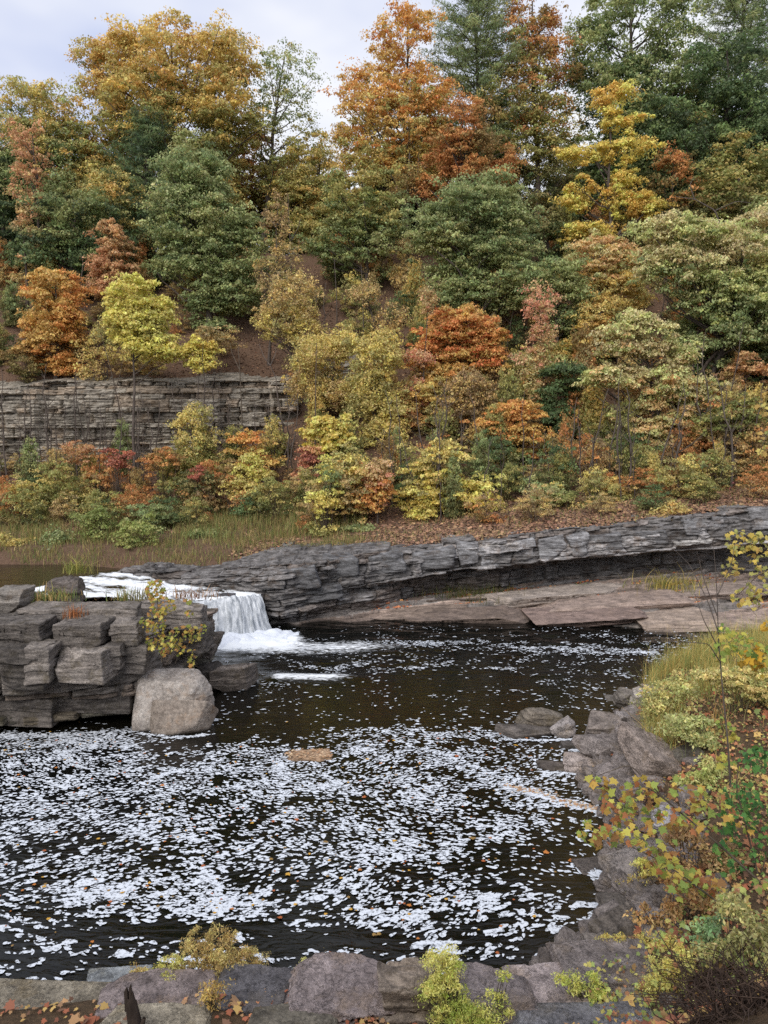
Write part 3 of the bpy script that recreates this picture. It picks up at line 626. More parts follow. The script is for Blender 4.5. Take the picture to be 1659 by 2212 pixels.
def crown_clumps(ells, Y, r, pals, crad, dens, back=.45, ydep=1.0, bough=.8):
    """clump centres, radii and colours for ellipses (u, v, ru, rv[, dy]) at depth Y"""
    Cs, Rs, Ks = [], [], []
    allv = [e[1] - e[3] for e in ells] + [e[1] + e[3] for e in ells]; vt, vb = min(allv), max(allv)
    sd = int(r.integers(1e6))
    for e in ells:
        u, v, ru, rv = e[:4]; y = Y + (e[4] if len(e) > 4 else 0)
        c = at_depth(u, v, y); k = y / F; a, b, d = ru * k, rv * k, (ru * .6 + rv * .4) * k * ydep
        area = 4 * np.pi * ((a * b) ** 1.6 / 3 + (a * d) ** 1.6 / 3 + (b * d) ** 1.6 / 3) ** (1 / 1.6)
        n = max(3, int(area * .62 * dens / crad ** 2))
        q = r.standard_normal((n, 3)); q /= np.linalg.norm(q, axis=1)[:, None]
        rad = r.uniform(.42, 1.0, n) ** .6 * (1 + .26 * noise(q[:, 0] * 2.4 + u, q[:, 2] * 2 + v, q[:, 1] * 2, sd))
        keep = (q[:, 1] < .25) | (r.random(n) < back)
        keep &= (q[:, 2] > -.55) | (r.random(n) < .55)
        # most clumps gather on boughs, so gaps and shadowed hollows open between them
        nb = max(6, int(area / (crad * 3.3) ** 2)); bq = r.standard_normal((nb, 3)); bq /= np.linalg.norm(bq, axis=1)[:, None]; bq *= r.uniform(.5, 1.0, nb)[:, None]
        w_ = r.random(n) < bough; bi = r.integers(nb, size=n); sp = min(.38, 1.25 * crad / (a + b) * 2)
        qb = bq[bi] + r.standard_normal((n, 3)) * sp * np.array([.8, .8, .42])
        q = np.where(w_[:, None], qb, q * (rad * .82)[:, None])
        keep = np.where(w_, (q[:, 1] < .3) | (r.random(n) < back), keep)
        P = c + q * np.array([a, d, b])
        P = P[keep]; n = len(P)
        if n == 0: continue
        rel = 1 - (to_px(P)[1] - vt) / (vb - vt + 1e-6)                 # 1 at the top of the tree
        f = .5 + 1.0 * fbm(P[:, 0] * .45, P[:, 1] * .45, P[:, 2] * .45, 2, sd + 3) + .18 * r.standard_normal(n)
        col = np.zeros((n, 3)); top = rel + .22 * r.standard_normal(n) > (pals[2] if len(pals) > 2 else .5)
        col[top] = pick(pals[0], np.clip(f[top], 0, .999), r); col[~top] = pick(pals[1], np.clip(f[~top], 0, .999), r)
        col *= np.exp(.10 * r.standard_normal(n))[:, None]
        Cs.append(P); Rs.append(crad * np.exp(.34 * r.standard_normal(n))); Ks.append(col)
    return np.concatenate(Cs), np.concatenate(Rs), np.concatenate(Ks)
def trunk_mesh(base, top, rad, C, r, lean=.3, nl=26, tint=(1, 1, 1), bend=None, fork=None):
    q = Quads(); n = 9; t = np.linspace(0, 1, n)[:, None]
    H = np.linalg.norm(top - base)
    pts = base * (1 - t) + top * t + np.sin(t * np.pi) * r.uniform(-1, 1, 3) * np.array([1, 1, 0]) * lean * H * .06
    pts[1:-1] += r.normal(0, .012 * H * lean + .02, (n - 2, 3)) * np.array([1, 1, 0])
    pts[0, 2] -= .4
    rr = rad * (1 - .8 * t[:, 0]) * (1 + .5 * np.exp(-t[:, 0] * 18))
    tint = np.array(tint); q.tube(pts, rr, 7, tint)
    if len(C):
        idx = r.choice(len(C), min(nl, len(C)), replace=False)
        for c in C[idx]:
            hd = math.hypot(*(c[:2] - (base + (top - base) * .6)[:2]))
            z0 = np.clip(c[2] - hd * r.uniform(.5, 1.0), base[2] + .18 * H, pts[-2, 2])
            f = np.clip((z0 - base[2]) / max(top[2] - base[2], .1), .05, .95)
            a = np.array([np.interp(f, t[:, 0], pts[:, i]) for i in range(3)])
            r0 = max(.015, min(np.interp(f, t[:, 0], rr) * .6, .02 + .018 * np.linalg.norm(c - a)))
            m = (a + c) / 2 + r.normal(0, .08, 3) * np.linalg.norm(c - a) + np.array([0, 0, -.06]) * hd
            s = np.linspace(0, 1, 6)[:, None]
            b = a * (1 - s) ** 2 + 2 * m * s * (1 - s) + c * s ** 2
            b[1:-1] += r.normal(0, .035, (4, 3)) * np.linalg.norm(c - a) ** .5
            q.tube(b, r0 * (1 - .8 * s[:, 0]), 4, tint)
    return q
def tree(kind, label, Y, ub, ells, pals, crad=.75, dens=1.0, lsize=.2, nleaf=110, rad=.2, nl=26, cat='tree', group=None, base_z=None, tint=(1, 1, 1), vtop=None,
         flat=.5, droop=.3, lean=.5, back=.45, spread=.6, jit=.15, basev=None, basey=None):
    TREEN[0] += 1; r = np.random.default_rng(900 + TREEN[0]); crad *= .74; nleaf = int(nleaf * .62); lsize *= .9
    if Y > 64 and kind != 'forest_tree': dens *= .84
    loose = kind in ('birch_tree', 'young_tree')
    if loose: crad *= .85; nleaf = int(nleaf * .62); flat = 1.1; spread = .9; nl = int(nl * 1.4); rad *= 1.15; tint = tuple(np.array(tint) * 1.25)
    if isinstance(pals, str): pals = (pals, pals)
    yb = basey or Y
    if 44 <= Y <= 47 and 620 < ub < 1260: Y = yb = 41.6 + .3 * (TREEN[0] % 4); ells = [(a[0], a[1] + 8, a[2], a[3] + 4) for a in ells]
    x = (ub - 829.5) / F * yb * 1.0
    bz = float(hill(np.array([x]), np.array([yb]))[0]) if base_z is None else base_z
    x = (ub - 829.5) / F * (yb * math.cos(PITCH) - (bz - CAMZ) * math.sin(PITCH))
    base = np.array([x, yb, bz])
    C, R, K = crown_clumps(ells, Y, r, pals, crad, dens, back, bough=.45 if loose else .8)
    ok = C[:, 2] - .2 > hill(C[:, 0], C[:, 1]); C, R, K = C[ok], R[ok], K[ok]
    e = min(ells, key=lambda e: e[1] - e[3]); top = at_depth(e[0], e[1] - e[3] * .55 if vtop is None else vtop, Y + (e[4] if len(e) > 4 else 0))
    t = empty(kind, base, label, cat, group)
    trunk_mesh(base, top, rad, C, r, lean, nl, tint).build('trunk', M_BARK, t, base, True)
    V, Fc, c = leaf_quads(C, R, K, nleaf, lsize, TREEN[0], flat, droop, spread=spread, jit=jit)
    mk('crown', V, Fc, M_LEAF, t, c, origin=base)
    return t
def conifer(kind, label, Y, ub, uc, vtop, vbot, halfw, pal, shape=.8, rad=.3, lsize=.34, lay=1.15, nb=7, dens=1.0, cat='tree', ragged=.35, group=None):
    """white-pine habit: whorls of level branches carrying flat needle plumes"""
    TREEN[0] += 1; r = np.random.default_rng(900 + TREEN[0])
    k = Y / F; x = (ub - 829.5) * k; bz = float(hill(np.array([x]), np.array([Y]))[0]); base = np.array([x, Y, bz])
    top = at_depth(uc, vtop, Y); zb = at_depth(uc, vbot, Y)[2]
    q = Quads(); t9 = np.linspace(0, 1, 8)[:, None]; q.tube(base * (1 - t9) + top * t9 - np.array([0, 0, .4]) * (1 - t9), rad * (1 - .85 * t9[:, 0]), 7, (1, 1, 1))
    Cs, Rs, Ks = [], [], []; z = zb
    while z < top[2] - .3:
        h = (z - zb) / (top[2] - zb); w = halfw * k * min(1, (1 - h) * 1.25 + .06) ** shape * (.75 + .25 * min(1, h * 4 + .3))
        c0 = base + (top - base) * ((z - base[2]) / (top[2] - base[2]))
        a0 = r.uniform(0, 6.28)
        for i in range(nb):
            L = w * r.uniform(1 - ragged, 1.15); a = a0 + i * 6.283 / nb + r.normal(0, .25)
            d = np.array([math.cos(a), math.sin(a), 0]); up = .10 + .5 * h ** 2
            tip = c0 + d * L + np.array([0, 0, L * up + .12 * L])
            m = c0 + d * L * .5 + np.array([0, 0, L * up * .25])
            s = np.linspace(0, 1, 5)[:, None]; b = c0 * (1 - s) ** 2 + 2 * m * s * (1 - s) + tip * s ** 2
            q.tube(b, (.025 + .012 * L) * (1 - .8 * s[:, 0]), 4, (1, 1, 1))
            nt_ = max(2, int(L * 2.0 * dens))
            for s_ in np.linspace(.3, 1, nt_):
                p = c0 * (1 - s_) ** 2 + 2 * m * s_ * (1 - s_) + tip * s_ ** 2
                Cs.append(p + r.normal(0, .16, 3) * np.array([1, 1, .5]) + np.array([0, 0, .08])); Rs.append(r.uniform(.5, .85)); Ks.append(r.random())
        z += lay * r.uniform(.7, 1.2) * (1 - .45 * h)
    C, R = np.array(Cs), np.array(Rs); K = pick(pal, np.clip(np.array(Ks), 0, .999), r) * np.exp(.12 * r.standard_normal(len(C)))[:, None]
    t = empty(kind, base, label, cat, group)
    q.build('trunk', M_BARK, t, base, True)
    V, Fc, c = leaf_quads(C, R, K, 60, lsize, TREEN[0], .28, .12, asp=.16, spread=.55)
    mk('crown', V, Fc, M_LEAF, t, c, origin=base); return t
def bare_tree(label, Y, pts_px, rad, tint=(1.9, 1.85, 1.8), branches=(), cat='bare trunk', kind='bare_tree', group=None, root=None):
    """a thin trunk through photo points at depth Y, with BRANCHES [(start index, [points])]"""
    q = Quads(); P = np.array([at_depth(u, v, Y) for u, v in pts_px])
    x, y = P[0][:2]; g = float(hill(np.array([x]), np.array([y]))[0])
    if P[0][2] > g: P = np.vstack([[[x, y, g - .3]], P])
    def smooth(P):
        s = np.linspace(0, len(P) - 1, len(P) * 4); return np.stack([np.interp(s, np.arange(len(P)), P[:, i]) for i in range(3)], 1)
    A = smooth(P); q.tube(A, np.linspace(rad, rad * .3, len(A)), 6, tint)
    for b in branches:
        B = smooth(np.array([at_depth(u, v, Y + .3 * i) for i, (u, v) in enumerate(b)])); q.tube(B, np.linspace(rad * .5, rad * .15, len(B)), 5, tint)
    o = q.build(kind, M_BARK, None, P[0], True); return tag(o, label, cat, group)

# --- the rank along the top of the slope
conifer('pine_tree', 'dark blue-green pine under the big golden maple, with a bare straight lower trunk', 70, 318, 322, 250, 640, 130, 'pine', .7, .32, ragged=.45)
conifer('pine_tree', 'tall airy pine with level branches against the sky, right of the orange treetop', 76, 1035, 1025, -90, 360, 130, 'palepine', .55, .35, ragged=.5, dens=.9)
conifer('pine_tree', 'pine whose pale top fills the upper right corner of the sky', 80, 1600, 1600, -110, 200, 120, 'palepine', .5, .35, ragged=.5)
conifer('pine_tree', 'dark pine crown low at the left edge, behind the tan tree', 72, 20, 15, 330, 620, 90, 'pine', .7, .3)
conifer('pine_tree', 'slim dark pine behind the rust-orange maple in the middle of the ridge', 78, 1075, 1075, 220, 560, 70, 'pine', .7, .28)
tree('maple_tree', 'big round golden maple standing highest on the left of the skyline', 74, 372, [(370, 140, 165, 95), (300, 205, 105, 105), (470, 235, 85, 110), (250, 135, 62, 65), (400, 290, 150, 80), (480, 130, 60, 60), (255, 260, 50, 40)],
     ('gold', 'olive', .42), .95, 1.0, .24, 120, .36, 60)
tree('green_tree', 'loose sparse grey-green tree against the sky, right of the golden maple', 77, 572, [(615, 165, 66, 75), (645, 270, 42, 60), (568, 280, 34, 110), (600, 380, 60, 60)], ('greygreen', 'olive'), .72, .55, .2, 70, .26, 50)
tree('maple_tree', 'broad yellow-green tree at the left edge, rounded top against the sky', 73, 70, [(75, 260, 105, 85), (40, 330, 100, 90), (140, 330, 70, 80), (90, 420, 110, 70)], ('goldgreen', 'green', .6), .9, .9, .22, 110, .3, 50)
tree('maple_tree', 'olive-gold tree between the left-edge tree and the dark pine', 74, 225, [(205, 400, 80, 75), (190, 320, 45, 50), (260, 480, 60, 60)], ('goldgreen', 'olive'), .8, .9, .22, 100, .26)
tree('orange_tree', 'thin tan-pink tree half bare, left, in front of dark green woods', 66, 85, [(70, 320, 45, 55), (60, 400, 52, 60), (85, 500, 50, 60), (75, 590, 50, 40)], ('rustpink', 'tan'), .55, .55, .18, 60, .18, 40, tint=(1.3, 1.25, 1.2))
tree('orange_tree', 'tall orange maple with a pale twiggy top, left of the airy pine', 73, 872, [(880, 85, 66, 80), (810, 205, 78, 80), (860, 290, 130, 105), (930, 230, 60, 95), (800, 330, 75, 60), (870, 400, 110, 55)],
     ('orange', 'goldgreen', .38), .8, .95, .21, 105, .3, 60)
tree('orange_tree', 'rust-orange maple in front of the pine trunk in the middle of the ridge', 69, 1000, [(1000, 260, 60, 62), (1030, 345, 78, 58), (970, 330, 60, 50), (1060, 372, 48, 30), (905, 415, 50, 35)], ('rust', 'rust'), .75, 1.0, .2, 110, .24, 40)
tree('orange_tree', 'tall brown-orange tree at the top of the ridge between pine and green oak', 74, 1165, [(1150, 35, 52, 60), (1175, 130, 84, 62), (1125, 215, 84, 62), (1190, 260, 70, 60), (1130, 330, 75, 55)], ('rust', 'olive', .55), .85, .95, .22, 100, .3, 50)
tree('oak_tree', 'huge grey-green tree rising out of the top of the view', 76, 1360, [(1370, 60, 130, 110), (1310, 190, 90, 80), (1450, 190, 85, 110), (1400, 290, 110, 80), (1280, 120, 50, 80)], ('green', 'deepgreen', .4), .95, 1.0, .24, 115, .4, 60)
tree('maple_tree', 'narrow bright golden maple stacked in tiers in front of the dark green wood', 65, 1318, [(1318, 212, 40, 36), (1335, 255, 46, 22), (1252, 335, 38, 26), (1348, 325, 48, 30), (1352, 385, 38, 26), (1248, 420, 32, 38), (1345, 440, 54, 34), (1398, 452, 34, 34), (1232, 505, 36, 22), (1290, 500, 44, 26)],
     ('brightgold', 'brightgold'), .62, 1.0, .19, 120, .22, 40, flat=.6)
tree('oak_tree', 'dense green tree at the right edge below the pine top', 70, 1560, [(1570, 160, 105, 90), (1620, 290, 90, 110), (1500, 330, 110, 90), (1450, 270, 50, 60), (1590, 410, 100, 60), (1470, 430, 70, 50)], ('deepgreen', 'deepgreen', .4), .9, 1.0, .22, 120, .34, 60)
tree('oak_tree', 'dark green-bronze tree behind the golden tiers, sky showing between its trunks', 75, 1110, [(1120, 420, 80, 50), (1200, 470, 70, 60), (1180, 380, 60, 40), (1180, 560, 90, 60)], ('darkolive', 'deepgreen'), .8, .7, .2, 100, .28, 40)
tree('oak_tree', 'yellowing willow-like tree in the saddle of the ridge beneath the sky gap', 78, 690, [(690, 380, 80, 75), (640, 440, 70, 80), (720, 460, 70, 70), (690, 520, 90, 60)], ('goldgreen', 'olive'), .75, .9, .2, 110, .26, 50)
tree('oak_tree', 'green tree with yellow tips under the tall orange maple', 68, 790, [(780, 430, 80, 80), (740, 510, 75, 70), (820, 520, 75, 75)], ('olive', 'green', .5), .75, .95, .2, 110, .24, 40)
tree('oak_tree', 'deep green tree low in the left woods, beside the pink maple', 66, 150, [(165, 480, 85, 85), (120, 560, 85, 70), (210, 560, 60, 70)], ('green', 'deepgreen', .6), .75, 1.0, .2, 115, .24, 40)
tree('oak_tree', 'olive-gold tree right behind the small pink maple on the left', 68, 265, [(260, 420, 60, 60), (275, 520, 70, 60)], ('goldgreen', 'darkolive', .5), .75, .9, .2, 110, .22, 30)
tree('oak_tree', 'dark olive tree in the shade between yellow tiers and rounded green maple', 67, 1195, [(1170, 470, 50, 50), (1165, 540, 55, 60), (1210, 590, 60, 40)], ('darkolive', 'deepgreen'), .7, .9, .2, 110, .2, 30)
tree('oak_tree', 'brown-gold thicket tree behind bare limbs at the right, below the dense green tree', 66, 1450, [(1450, 400, 60, 60), (1500, 470, 70, 40), (1410, 500, 60, 40)], ('rust', 'darkolive', .7), .7, .8, .19, 100, .2, 30)

# --- the trees on the slope
tree('maple_tree', 'large soft green maple left of centre, full from top to foot', 62, 455, [(425, 370, 82, 70), (450, 470, 118, 80), (400, 440, 70, 70), (485, 560, 100, 75), (395, 560, 70, 60), (490, 635, 80, 50), (450, 680, 55, 40)],
     ('greygreen', 'green', .5), .72, 1.05, .19, 125, .26, 60)
tree('maple_tree', 'small pinkish rust maple with a pointed crown on the left slope', 62, 245, [(245, 515, 30, 38), (248, 570, 50, 42), (245, 620, 58, 36)], 'rustpink', .5, 1.1, .17, 110, .12, 24)
tree('maple_tree', 'orange maple at the cliff edge, leftmost of the bright trees', 58, 120, [(120, 630, 68, 56), (95, 690, 50, 40), (150, 690, 40, 46), (110, 745, 60, 44), (140, 790, 40, 28)], ('orange', 'orange'), .52, 1.1, .17, 110, .15, 34)
tree('maple_tree', 'bright lemon-yellow maple leaning over the cliff on a long grey trunk', 53, 290, [(290, 640, 48, 40), (330, 680, 46, 44), (270, 690, 48, 40), (325, 740, 54, 44), (300, 710, 50, 44), (365, 760, 30, 30), (250, 660, 30, 26)], ('limeyellow', 'limeyellow'), .5, 1.1, .17, 110, .12, 36, basey=51.5, tint=(1.7, 1.65, 1.6), lean=.15)
tree('maple_tree', 'small yellow-orange maple beside the lemon-yellow one, thin trunk down the cliff', 53.5, 430, [(430, 745, 34, 24), (440, 785, 24, 24), (412, 770, 24, 26)], ('brightgold', 'yellow'), .4, 1.1, .16, 90, .06, 16, basey=53, tint=(1.5, 1.5, 1.5), lean=.3)
tree('birch_tree', 'thin tawny tree with sparse leaves above the cliff, left of the bare soil', 57, 215, [(215, 760, 46, 50), (235, 720, 40, 30), (200, 810, 34, 30)], ('oliveyellow', 'tan'), .45, .6, .15, 50, .07, 30, tint=(1.2, 1.15, 1.1))
tree('birch_tree', 'wispy olive-tan birch on the bare slope in the middle', 57, 640, [(630, 640, 64, 56), (605, 700, 56, 50), (660, 720, 44, 60)], ('tan', 'oliveyellow'), .5, .85, .15, 85, .1, 40, tint=(1.3, 1.3, 1.2))
tree('birch_tree', 'brown thinning tree left of the green maple at mid slope', 60, 580, [(575, 590, 34, 40), (620, 560, 40, 40), (600, 480, 30, 60)], ('brown', 'tan'), .5, .5, .15, 60, .1, 40)
tree('birch_tree', 'olive-yellow birch with slim pale trunk right of the forked bare tree', 54, 684, [(690, 770, 64, 52), (665, 830, 50, 44), (735, 745, 40, 40), (720, 850, 50, 40)], ('oliveyellow', 'tan'), .5, 1.0, .15, 100, .09, 40, tint=(1.6, 1.6, 1.5))
tree('birch_tree', 'fuller olive-yellow birch between the pale trunk and the orange maple', 52, 815, [(815, 770, 62, 60), (800, 850, 66, 60), (850, 900, 48, 56), (830, 950, 60, 50)], ('oliveyellow', 'oliveyellow'), .5, 1.0, .15, 100, .1, 40)
tree('birch_tree', 'tawny thin tree high on the bare slope above the olive birches', 58, 845, [(840, 690, 46, 50), (790, 640, 40, 40)], ('tan', 'brown'), .5, .6, .15, 70, .09, 36)
tree('maple_tree', 'round grey-green maple dome in the middle of the wood', 59, 1010, [(1030, 445, 108, 62), (950, 500, 80, 66), (1090, 510, 66, 70), (1030, 540, 100, 62), (980, 610, 78, 48), (1080, 610, 70, 56), (1020, 650, 84, 34)], ('greygreen', 'green', .45), .68, 1.1, .18, 125, .24, 50)
tree('maple_tree', 'vivid orange maple below the green dome, brightest orange of the slope', 55, 1000, [(1000, 705, 82, 42), (960, 745, 68, 38), (1050, 745, 52, 44), (925, 790, 52, 34), (1000, 790, 66, 46)], ('brightorange', 'orange', .45), .52, 1.15, .17, 120, .14, 36)
tree('birch_tree', 'salmon-pink sapling beside the vivid orange maple', 53, 905, [(905, 775, 34, 22), (900, 850, 24, 40), (925, 650, 22, 30)], ('pink', 'pink'), .4, .8, .15, 70, .05, 20)
tree('birch_tree', 'drying brown-leaved tree hanging in front of the orange maple', 50.5, 1035, [(1020, 850, 62, 52), (1045, 930, 52, 62), (1020, 1010, 46, 60), (985, 880, 45, 50)], ('brown', 'brown'), .45, .9, .15, 90, .09, 40)
tree('maple_tree', 'gold and bronze tree behind the drying brown one', 53, 945, [(940, 860, 60, 50), (960, 930, 60, 60), (930, 980, 46, 40)], ('gold', 'oliveyellow'), .5, 1.0, .16, 100, .09, 30)
tree('maple_tree', 'low maple with flat orange layers over green, above the ledge', 48, 1118, [(1110, 890, 54, 26), (1060, 918, 40, 20), (1140, 935, 46, 26), (1090, 985, 58, 24), (1120, 1020, 50, 20), (1100, 960, 60, 50)], ('orange', 'olive', .35), .42, 1.1, .15, 105, .09, 30, flat=.3)
tree('birch_tree', 'thin pale-stemmed tree with sparse coral pink leaves', 51.5, 1168, [(1172, 725, 34, 40), (1150, 780, 44, 32), (1200, 790, 36, 30), (1165, 840, 34, 34), (1165, 660, 40, 50)], ('pink', 'paletan'), .4, .6, .15, 60, .05, 30, tint=(1.9, 1.8, 1.7))
tree('green_tree', 'column of deep green leaves like ivy on a trunk, right of the coral tree', 51, 1215, [(1220, 815, 46, 40), (1200, 880, 40, 46), (1225, 940, 44, 46), (1215, 1010, 50, 46), (1195, 1060, 40, 30)], ('deepgreen', 'deepgreen'), .5, 1.1, .16, 110, .1, 24)
tree('green_tree', 'fresh green tree right of the dome, above the coral-leaved stem', 56, 1200, [(1195, 590, 62, 40), (1240, 640, 40, 44), (1180, 640, 44, 40), (1240, 700, 44, 34)], ('green', 'green'), .58, 1.0, .17, 110, .12, 36)
tree('maple_tree', 'peach and gold tree below the golden tiers', 58, 1300, [(1300, 545, 62, 44), (1340, 620, 62, 50), (1280, 600, 44, 40), (1350, 570, 50, 50)], ('paletan', 'gold'), .58, 1.0, .17, 110, .12, 36)
tree('maple_tree', 'yellow-olive tree below the peach one on the right slope', 55, 1310, [(1300, 680, 60, 46), (1280, 740, 50, 50), (1240, 770, 60, 40), (1250, 850, 40, 60)], ('gold', 'olive'), .55, 1.0, .16, 100, .12, 36)
tree('oak_tree', 'pale green oak with tan leaf tips hanging in tiers on the right slope', 47, 1438, [(1370, 705, 60, 36), (1340, 740, 58, 36), (1440, 760, 60, 40), (1330, 810, 62, 34), (1420, 830, 84, 40), (1490, 850, 66, 36), (1400, 900, 76, 36), (1470, 910, 60, 40), (1370, 960, 62, 34), (1350, 1000, 50, 26), (1440, 960, 50, 30)],
     ('pale', 'paletan'), .48, 1.1, .16, 110, .14, 60, flat=.35, droop=.5)
tree('oak_tree', 'large pale green oak with dark slanting limbs, right of the peach tree', 52, 1510, [(1440, 500, 70, 40), (1500, 545, 110, 56), (1590, 560, 90, 84), (1630, 650, 70, 80), (1540, 640, 90, 56), (1440, 580, 66, 50), (1560, 720, 70, 50), (1620, 490, 50, 40)],
     ('pale', 'greygreen', .45), .6, 1.05, .17, 115, .22, 60, flat=.4, droop=.45, lean=1.0, tint=(.5, .5, .5))
tree('oak_tree', 'dark green understorey tree beneath the slanting limbs at the right', 54, 1560, [(1540, 790, 70, 50), (1610, 780, 60, 60), (1590, 850, 60, 40), (1480, 720, 50, 40)], ('green', 'deepgreen'), .55, .9, .17, 100, .14, 36)
tree('maple_tree', 'salmon maple near the right edge below the dark limbs', 51, 1610, [(1610, 790, 44, 30), (1640, 850, 40, 36), (1570, 830, 34, 22)], ('rustpink', 'rust'), .45, .8, .16, 80, .08, 24)
tree('maple_tree', 'olive-brown tree at the right edge above the ledge', 45, 1600, [(1570, 920, 60, 50), (1630, 950, 50, 60), (1530, 930, 40, 40), (1600, 880, 50, 40)], ('olive', 'rust'), .5, .9, .16, 90, .1, 36)
tree('maple_tree', 'olive-yellow low tree at the slope foot, centre, leaves in level sprays', 46, 950, [(945, 990, 60, 44), (920, 1040, 56, 34), (975, 1060, 60, 36), (940, 1095, 66, 32)], ('oliveyellow', 'yellow'), .42, 1.1, .15, 105, .08, 30, flat=.3)
tree('maple_tree', 'yellow big-leaved young tree below the pale-stemmed birch', 49, 712, [(715, 915, 40, 28), (690, 955, 40, 30), (740, 935, 26, 26)], ('yellow', 'yellow'), .4, 1.0, .2, 70, .06, 20)
tree('birch_tree', 'sparse yellow-olive sapling standing in front of the cliff', 50, 425, [(420, 905, 46, 34), (425, 965, 54, 46), (440, 1020, 50, 40), (395, 1000, 36, 34)], ('oliveyellow', 'olive'), .42, .75, .15, 75, .06, 30)
tree('maple_tree', 'orange sapling at the cliff foot, right of the sparse yellow-olive one', 50, 545, [(545, 945, 46, 20), (520, 985, 34, 26), (570, 1000, 30, 30)], ('orange', 'gold'), .38, .8, .15, 75, .05, 20)
tree('maple_tree', 'yellow-green young tree above the dark rocks at the slope foot', 46.5, 545, [(540, 1005, 34, 26), (550, 1045, 44, 36), (520, 1060, 30, 26)], ('limeyellow', 'oliveyellow'), .38, .9, .15, 85, .06, 24)
tree('maple_tree', 'scarlet sapling under the yellow big-leaved tree', 48, 676, [(674, 985, 24, 22), (676, 1020, 28, 16)], ('red', 'red'), .32, 1.1, .14, 80, .04, 12)
tree('maple_tree', 'salmon-orange sapling at the slope foot, between yellow shrubs', 46, 815, [(818, 1015, 32, 32), (810, 1065, 32, 32)], ('pink', 'orange'), .36, 1.1, .15, 90, .05, 16)
tree('maple_tree', 'gold and tan young tree at the slope foot, left of the salmon sapling', 46.5, 745, [(745, 1005, 48, 40), (720, 1065, 52, 40), (770, 1075, 44, 36)], ('oliveyellow', 'tan'), .42, .95, .15, 90, .06, 26)
tree('maple_tree', 'yellow maple sapling by the ledge, right of the level-sprayed olive tree', 45, 1060, [(1050, 1060, 34, 40), (1075, 1095, 30, 24), (1030, 1100, 28, 24)], ('yellow', 'brightgold'), .38, 1.0, .16, 85, .05, 18)
tree('green_tree', 'small green young tree by the ledge, right of the flat orange layers', 45, 1180, [(1175, 1060, 40, 34), (1165, 1100, 34, 24), (1145, 1110, 26, 18)], ('greygreen', 'green'), .38, 1.0, .14, 90, .06, 18)

# --- thin bare stems
bare_tree('whitish crooked sapling forked into two at the top, in front of the cliff', 53, [(612, 985), (612, 925), (600, 860), (596, 815), (584, 790)], .075, (2.6, 2.5, 2.4), [[(584, 790), (570, 770), (562, 750), (560, 742)], [(584, 790), (592, 772), (597, 757), (592, 750)]])
bare_tree('pale straight birch stem rising in front of the olive-yellow leaves', 51, [(680, 1010), (681, 920), (682, 820), (684, 740)], .06, (2.3, 2.4, 2.2))
bare_tree('thin straight grey trunk high on the bare slope, upper middle', 60, [(628, 640), (629, 560), (624, 480), (622, 420)], .07, (2.0, 1.9, 1.8), [[(629, 520), (645, 490), (650, 470)], [(626, 500), (612, 475), (606, 455)]])
bare_tree('slender brown trunk in front of the cliff, left of the whitish sapling', 53.5, [(524, 975), (522, 880), (518, 800), (514, 740)], .07, (1.1, 1, .9), [[(518, 800), (500, 760), (498, 740)]])
bare_tree('dark leaning trunk in front of the cliff, left of the lemon-yellow maple', 53, [(268, 960), (258, 880), (240, 800), (218, 720)], .06, (.9, .85, .8), [[(250, 840), (262, 800), (266, 760)]])
bare_tree('pale slanting stem at the cliff foot, left side', 48, [(268, 1120), (258, 1060), (250, 1000)], .05, (2.2, 2.1, 1.9), [[(256, 1050), (240, 1010), (236, 990)]])
bare_tree('thin upright stem at the cliff foot, left of the slanting pale one', 48.5, [(218, 1110), (216, 1050), (214, 980)], .05, (1.8, 1.7, 1.6))
bare_tree('thin upright stem in front of the pale lower cliff at far left', 50, [(118, 1070), (122, 1010), (120, 930)], .06, (1.8, 1.75, 1.7))
bare_tree('slim stem standing right of the lemon-yellow maple trunk', 50, [(308, 1080), (310, 1010), (308, 940)], .045, (1.5, 1.4, 1.3))
bare_tree('grey fallen stem slanting down at the foot of the whitish sapling', 50, [(570, 1012), (590, 1003), (612, 990), (622, 965)], .09, (2.0, 1.9, 1.8))
bare_tree('grey leaning stem below the fallen one, slope foot', 49, [(586, 1085), (578, 1050), (566, 1015)], .06, (1.9, 1.8, 1.7))
bare_tree('thin dark trunk on the bare slope between tawny trees', 60, [(728, 700), (727, 640), (722, 560)], .07, (1.4, 1.3, 1.2))
bare_tree('thin trunk on the bare slope right of the dark one', 61, [(785, 690), (783, 620), (780, 570)], .06, (1.2, 1.1, 1.0))
bare_tree('pale bent stem over the ledge between the yellow sapling and orange layers', 44.5, [(1052, 1130), (1058, 1090), (1075, 1055), (1084, 1035)], .045, (2.4, 2.3, 2.1), [[(1075, 1055), (1062, 1035), (1055, 1028)]])
bare_tree('pale thin trunk below the pale green oak, leftmost of a pair above the ledge', 45, [(1296, 1050), (1296, 1000), (1294, 940)], .05, (2.2, 2.1, 2.0))
bare_tree('grey double trunk beneath the pale green oak', 47, [(1480, 1010), (1486, 930), (1496, 860)], .13, (1.6, 1.5, 1.5), [[(1482, 990), (1500, 930), (1512, 880)]])
bare_tree('thick dark slanting limb under the large pale oak at the right', 52, [(1500, 830), (1530, 780), (1580, 730), (1610, 690), (1640, 660)], .16, (.55, .52, .5), [[(1500, 830), (1495, 770), (1510, 710), (1516, 650)], [(1580, 730), (1600, 760), (1610, 720)]])
bare_tree('tall trunk in the tan-pink half-bare tree at the left', 64, [(60, 700), (58, 600), (52, 520)], .17, (.8, .75, .7))
bare_tree('dark trunk pair behind the tall orange maple crown', 70, [(878, 500), (880, 420), (885, 330)], .24, (.9, .85, .8), [[(880, 440), (902, 380), (905, 330)]])
